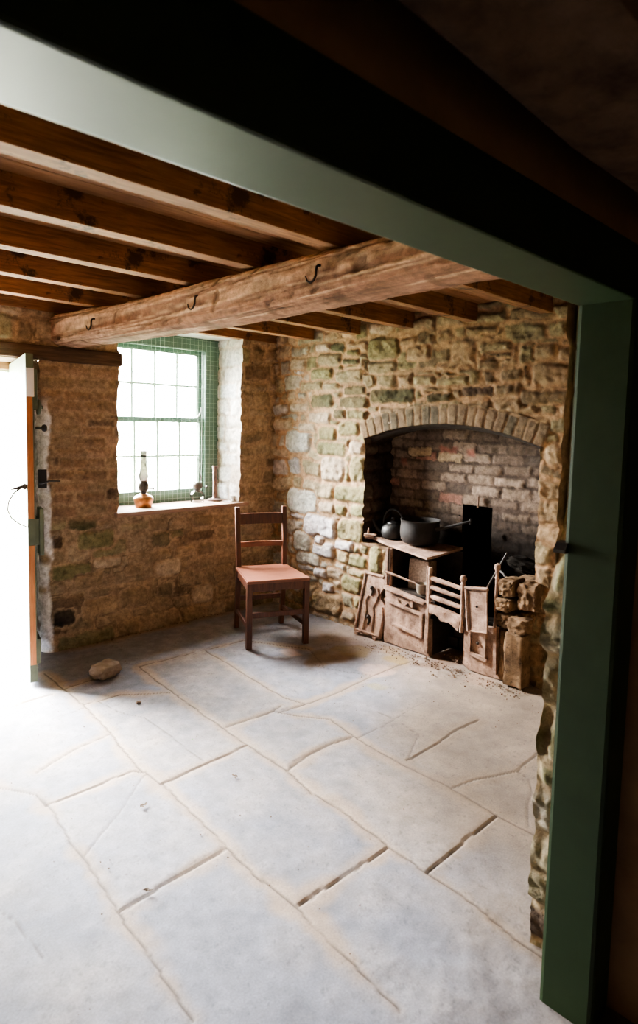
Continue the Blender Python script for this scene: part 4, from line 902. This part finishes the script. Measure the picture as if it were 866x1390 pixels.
for a in (.03, .19):
    b = B(); b.box(at_(a, -.006, -.004), (.03, .035, .022), None, .005); obj('foot', b, iron, od)
BL2, BR2 = Vector((-.150, -1.240, .010)), Vector((-.136, -1.298, .010)); BL2.x += .080; BR2.x += .080; BL2.y -= .012; BR2.y -= .012
u_, w_, n_ = lean_frame(BL2, BR2, Vector((.028, -.010, .22))); n_ = -n_ if n_.x > 0 else n_
b = B(); b.prism([at_2 for at_2 in (BL2, BR2, BR2 + w_ * .205, BL2 + w_ * .215)], n_ * -.010); b.rough(.002, 14., 3)
tag(obj('iron_plate', b, iron), 'narrow iron plate tucked behind the leaning oven door', 'iron plate')
BL, BR_ = Vector((RX - .060, -2.018, .262)), Vector((RX - .060, -2.148, .280))
u_, w_, n_ = lean_frame(BL, BR_, Vector((.030, .012, .26))); n_ = -n_ if n_.x > 0 else n_
lpn = thing('iron_sheet', 'flat rimmed iron sheet with a small hole, propped right of the fire bars', 'iron panel', BL)
b = B(); b.prism([at_(0, 0), at_(.135, 0), at_(.140, .262), at_(-.012, .262)], n_ * -.008); b.rough(.0015, 14., 3); obj('plate', b, iron, lpn)
b = B(); b.tube([at_(.006, .0), at_(-.006, .262)], .011, 8); b.tube([at_(.133, .0), at_(.138, .262)], .006, 8); b.tube([at_(.0, .004), at_(.133, .004)], .006, 8); b.tube([at_(-.016, .262), at_(.144, .262)], .012, 8); obj('rim', b, iron, lpn, True)
b = B(); b.lathe([(0, -.001), (.008, -.001), (.008, .0012), (0, .0012)], at_(.066, .155, .001), 12, Matrix.Rotation(PI / 2, 3, 'Y')); obj('hole', b, M['soot'], lpn, label='dark bolt hole')

# ---------------------------------------------------------------- pots
kx, ky, kz = .125, -1.185, .693
kt = thing('kettle', 'small black kettle with a hooped handle at the back of the hob', 'kettle', (kx, ky, kz))
b = B(); b.lathe([(0, 0), (.070, 0), (.078, .008), (.086, .040), (.082, .075), (.062, .098), (.045, .105), (0, .105)], (0, 0, 0), 32); obj('body', b, M['black'], kt, True, True)
b = B(); b.lathe([(.047, .103), (.044, .112), (.02, .120), (.008, .122), (.008, .130), (.013, .136), (.010, .146), (0, .148)], (0, 0, 0), 24); obj('lid', b, M['black'], kt, True, True)
sd = Vector((-.42, .90, 0)).normalized()
b = B(); b.tube([sd * .070 + Vector((0, 0, .035)), sd * .115 + Vector((0, 0, .055)), sd * .135 + Vector((0, 0, .09)), sd * .150 + Vector((0, 0, .125))], [.022, .016, .012, .010], 12); obj('spout', b, M['black'], kt, True, True)
b = B(); hp = [sd * (.072 * math.cos(a)) + Vector((0, 0, .092 + .115 * math.sin(a) ** .8)) for a in [PI * i / 14 for i in range(15)]]; b.tube(hp, .0065, 10); obj('handle', b, M['black'], kt, True, True)
px_, py_, pz_ = .090, -1.452, .689
sp = thing('saucepan', 'large round black iron saucepan with a long handle on the hob', 'saucepan', (px_, py_, pz_))
b = B(); b.lathe([(0, 0), (.085, .002), (.112, .012), (.130, .035), (.138, .075), (.137, .115), (.132, .150), (.137, .168), (.140, .172), (.134, .173), (.127, .150), (.132, .115), (.133, .075), (.125, .038), (.108, .018), (0, .010)], (0, 0, 0), 44); obj('bowl', b, M['pan'], sp, True, True)
b = B(); b.tube([(.0, -.128, .118), (.01, -.17, .128), (.055, -.30, .178), (.068, -.355, .196), (.070, -.362, .198)], [.016, .011, .009, .010, .006], 10); b.tube([(.068, -.356, .178), (.068, -.356, .215)], .008, 8); obj('handle', b, M['pan'], sp, True, True)
lx, ly, lz = -.055, -1.592, .392
ld = thing('small_saucepan', 'small dusty long-handled pan standing in the open oven', 'small pan', (lx, ly, lz))
b = B(); b.lathe([(0, 0), (.030, .001), (.034, .006), (.041, .060), (.044, .066), (.042, .068), (.038, .060), (.032, .01), (0, .007)], (0, 0, 0), 26); obj('cup', b, M['tin'], ld, True, True)
b = B(); b.tube([(0, .038, .058), (-.025, .12, .076), (-.045, .20, .094), (-.066, .272, .110)], [.006, .007, .0095, .010], 8); obj('handle', b, iron, ld, True, True)
b = B(); b.tube([(.02, -1.955, .30), (.03, -2.01, .47), (.06, -2.135, .74)], [.007, .006, .006], 8); b.rough(.001, 20.)
tag(obj('poker', b, M['iron_dark'], None, True), 'thin iron poker leaning up against the back of the grate', 'poker')
b = B(); b.tube([(.12, -2.03, .62), (.09, -2.10, .60), (.055, -2.15, .575)], [.014, .008, .007], 8)
tag(obj('fire_iron', b, M['iron_dark'], None, True), 'short bent fire iron lying behind the flat iron panel', 'fire iron')

# ---------------------------------------------------------------- loose stones at the right of the range
b = B(); b.box2((.06, -2.34, .0), (.29, -2.19, .60), .012); b.rough(.02, 5., 6, 3.); tag(obj('hob_pier', b, M['block'], wall_right), kind='structure')
blocks = [((-.035, -2.230, .565), (.19, .105, .115), 1, 'brown squared stone topping the pile beside the tall iron post'),
          ((-.045, -2.222, .463), (.20, .105, .090), 2, 'brown stone second from the top, behind the iron post'),
          ((-.030, -2.228, .368), (.20, .115, .095), 3, 'small brown stone third from the top, just left of the tall slab'),
          ((-.020, -2.352, .530), (.18, .130, .185), 4, 'large square brown stone at the top right of the pile, under the soot lump'),
          ((-.005, -2.335, .398), (.12, .09, .07), 5, 'small dark stone wedged under the large square one'),
          ((-.115, -2.338, .374), (.13, .135, .095), 6, 'rounded stone capping the tall upright slab beside the hearth')]
for c_, s_, k_, lb in blocks:
    b = stone_blob((s_[0], s_[1], s_[2]), k_, 4, .78, .13, 2.4); bmesh.ops.translate(b.bm, verts=b.bm.verts, vec=c_); tag(obj('stone_block', b, M['block'], None, True), lb, 'stone', 'loose stones stacked right of the range')
b = B(); b.box((-.105, -2.320, .160), (.10, .118, .315), None, .012); b.rough(.012, 8., 6, 8.); tag(obj('stone_slab', b, M['block'], None, True), 'tall upright slab of buff stone standing beside the hearth', 'stone slab')
b = B(); b.box((-.062, -2.230, .155), (.09, .050, .305), None, .01); b.rough(.010, 8., 6, 9.); tag(obj('stone_slab', b, M['block'], None, True), 'narrow stone upright between the range and the tall slab', 'stone slab')
b = stone_blob((.20, .22, .075), 9, 4, .3, .28, 2.); bmesh.ops.rotate(b.bm, verts=b.bm.verts, cent=(0, 0, 0), matrix=Matrix.Rotation(.25, 3, 'X')); bmesh.ops.translate(b.bm, verts=b.bm.verts, vec=(.12, -2.235, .672)); tag(obj('soot_lump', b, M['soot'], None, True), 'flat black lump of soot-caked stone lying on top of the pile', 'soot lump')
b = stone_blob((.10, .10, .12), 11, 4, .6, .12); bmesh.ops.translate(b.bm, verts=b.bm.verts, vec=(.03, -2.395, .70)); 
b.bm.free()

# loose stone and crumbs on the flags
b = stone_blob((.185, .14, .085), 15, 4, .6, .20, 1.7); bmesh.ops.rotate(b.bm, verts=b.bm.verts, cent=(0, 0, 0), matrix=Matrix.Rotation(.25, 3, 'Z')); zmin = min(v.co.z for v in b.bm.verts); bmesh.ops.translate(b.bm, verts=b.bm.verts, vec=(-1.815, -.615, -zmin - .004))
tag(obj('doorstop_stone', b, M['rock'], None, True), 'rough grey-brown stone lying alone on the flagstones near the door', 'stone')
b = stone_blob((.028, .020, .014), 16, 3, .3, .2); bmesh.ops.translate(b.bm, verts=b.bm.verts, vec=(-1.857, -1.082, .006)); tag(obj('pebble', b, M['rubble'], None, True), 'single small dark pebble on the floor in front of the loose stone', 'pebble')
def leaf(x, y, s, mat, lb, k):
    r = random.Random(k); b = B()
    for i in range(4):
        a = r.uniform(0, 6.28); c_ = Vector((x + r.uniform(-s, s) * .5, y + r.uniform(-s, s) * .5, .006)); d_ = Vector((math.cos(a), math.sin(a), r.uniform(-.1, .3))) * s * .6; e_ = Vector((-math.sin(a), math.cos(a), .2)) * s * .25
        b.bm.faces.new([b.bm.verts.new(q) for q in (c_ - d_, c_ - e_ + Vector((0, 0, .003)), c_ + d_, c_ + e_)])
    tag(obj('dead_leaf' if mat == 'leaf_dry' else 'green_leaf', b, M[mat]), lb, 'leaf')
leaf(-2.290, -1.923, .024, 'leaf_dry', 'crumpled dead leaf on the flagstone beside the diagonal crack', 1)
leaf(-2.515, -2.333, .018, 'leaf_dry', 'crumpled dead leaf lying on a joint between two big front flagstones', 2)
leaf(-1.904, -1.994, .020, 'leaf_dry', 'crumpled dead leaf near the end of the dark open joint', 3)
leaf(-1.863, -1.608, .008, 'leaf_green', 'tiny bright green leaf on the floor', 4)
r_ = random.Random(21); b = B()
def crumb(x, y, s):
    if math.hypot(x + 1.815, y + .615) < .16 or (y > -1.36 and x > -.17) or math.hypot(x + .62, y + .70) < .42: return
    g = bmesh.ops.create_icosphere(b.bm, subdivisions=1, radius=s); q = Vector((r_.uniform(.7, 1.4), r_.uniform(.7, 1.4), r_.uniform(.5, 1.)))
    bmesh.ops.scale(b.bm, verts=g['verts'], vec=q); bmesh.ops.rotate(b.bm, verts=g['verts'], cent=(0, 0, 0), matrix=Matrix.Rotation(r_.uniform(0, 6), 3, 'Z')); bmesh.ops.translate(b.bm, verts=g['verts'], vec=(x, y, s * .45))
for i in range(300):
    y = r_.uniform(-2.42, -1.30); x = RX - abs(r_.gauss(0, .08)) - .04 + max(0, (-1.9 - y)) * -.02; crumb(x, y, r_.uniform(.0018, .006) * (1.3 if -2.0 < y < -1.7 else 1))
for i in range(60): crumb(r_.uniform(-.06, .05), r_.uniform(-1.90, -1.75), r_.uniform(.004, .011))
for i in range(120): crumb(RX - abs(r_.gauss(0, .35)), r_.uniform(-2.6, -1.0), r_.uniform(.0012, .0035))
for i in range(150): crumb(r_.uniform(-2.9, -.4), r_.uniform(-3.0, -.25), r_.uniform(.001, .0032))
for i in range(90): crumb(r_.uniform(-1.9, -.1), -.03 - abs(r_.gauss(0, .025)), r_.uniform(.002, .006))
tag(obj('crumbled_rubble', b, M['rubble']), kind='stuff')

# ---------------------------------------------------------------- camera
def cam_basis(yaw, pitch, roll):
    f = Vector((math.sin(yaw) * math.cos(pitch), math.cos(yaw) * math.cos(pitch), math.sin(pitch)))
    r = Vector((math.cos(yaw), -math.sin(yaw), 0)); u = r.cross(f)
    return r * math.cos(roll) + u * math.sin(roll), -r * math.sin(roll) + u * math.cos(roll), f
r, u, f = cam_basis(.7807716, -.0850747745, .0234379)
cd = bpy.data.cameras.new('camera'); co = bpy.data.objects.new('camera', cd); COL.objects.link(co)
mw = Matrix((r, u, -f)).transposed().to_4x4(); mw.translation = Vector((-3.48521594, -4.05054005, 1.5)); co.matrix_world = mw
cd.sensor_fit = 'VERTICAL'; cd.sensor_height = 36.; cd.lens = 859.684 / 1390 * 36.; cd.shift_y = -45 / 1390.
cd.clip_start = .02; cd.dof.use_dof = True; cd.dof.focus_distance = 4.2; cd.dof.aperture_fstop = 5.0
SC.camera = co

# ---------------------------------------------------------------- light
wd = bpy.data.worlds.new('overcast sky'); SC.world = wd; wd.use_nodes = True; nt = wd.node_tree
bg = nt.nodes['Background']; tc = nt.nodes.new('ShaderNodeTexCoord'); sx_ = nt.nodes.new('ShaderNodeSeparateXYZ'); nt.links.new(tc.outputs['Generated'], sx_.inputs[0])
rp = ramp(nt, sx_.outputs['Z'], [(.0, (.30, .33, .28)), (.5, (.36, .38, .38)), (.70, (.62, .65, .66)), (.90, (.96, .98, 1.))]); 
ma = nt.nodes.new('ShaderNodeMath'); ma.operation = 'MULTIPLY_ADD'; ma.inputs[1].default_value = .5; ma.inputs[2].default_value = .5; nt.links.new(sx_.outputs['Z'], ma.inputs[0]); nt.links.new(ma.outputs[0], rp.inputs[0])
vd = nt.nodes.new('ShaderNodeVectorMath'); vd.operation = 'DOT_PRODUCT'; nt.links.new(tc.outputs['Generated'], vd.inputs[0]); vd.inputs[1].default_value = Vector((-.30, 1., .70)).normalized()   # bright sky lobe added to light range and floor through the openings
mx0 = nt.nodes.new('ShaderNodeMath'); mx0.operation = 'MAXIMUM'; mx0.inputs[1].default_value = 0.; nt.links.new(vd.outputs['Value'], mx0.inputs[0])
pw = nt.nodes.new('ShaderNodeMath'); pw.operation = 'POWER'; pw.inputs[1].default_value = 14.; nt.links.new(mx0.outputs[0], pw.inputs[0])
glow = mixc(nt, (0, 0, 0), (2.6, 2.5, 2.35), pw.outputs[0]); sky = mixc(nt, rp.outputs[0], glow, 1., 'ADD')
nt.links.new(sky, bg.inputs[0]); bg.inputs[1].default_value = 125.

def area(name, loc, rot, sx, sy, power, col=(1, 1, 1), portal=False):
    l = bpy.data.lights.new(name, 'AREA'); l.shape = 'RECTANGLE'; l.size = sx; l.size_y = sy; l.energy = power; l.color = col
    o = bpy.data.objects.new(name, l); COL.objects.link(o); o.location = loc; o.rotation_euler = rot
    if portal: l.cycles.is_portal = True
    return o
area('door_portal', ((DX0 + DX1) / 2, .50, .9), (-PI / 2, 0, 0), .92, 1.85, 1, portal=True)
area('window_portal', (-.8935, .44, 1.5), (-PI / 2, 0, 0), 1.04, 1.32, 1, portal=True)

SC.cycles.max_bounces = 10; SC.cycles.diffuse_bounces = 6; SC.cycles.glossy_bounces = 3; SC.cycles.transparent_max_bounces = 12
SC.cycles.use_denoising = True; SC.cycles.sample_clamp_indirect = 8.
SC.cycles.caustics_reflective = False; SC.cycles.caustics_refractive = False
SC.view_settings.view_transform = 'AgX'
SC.view_settings.look = 'AgX - Medium High Contrast'
SC.view_settings.exposure = .68
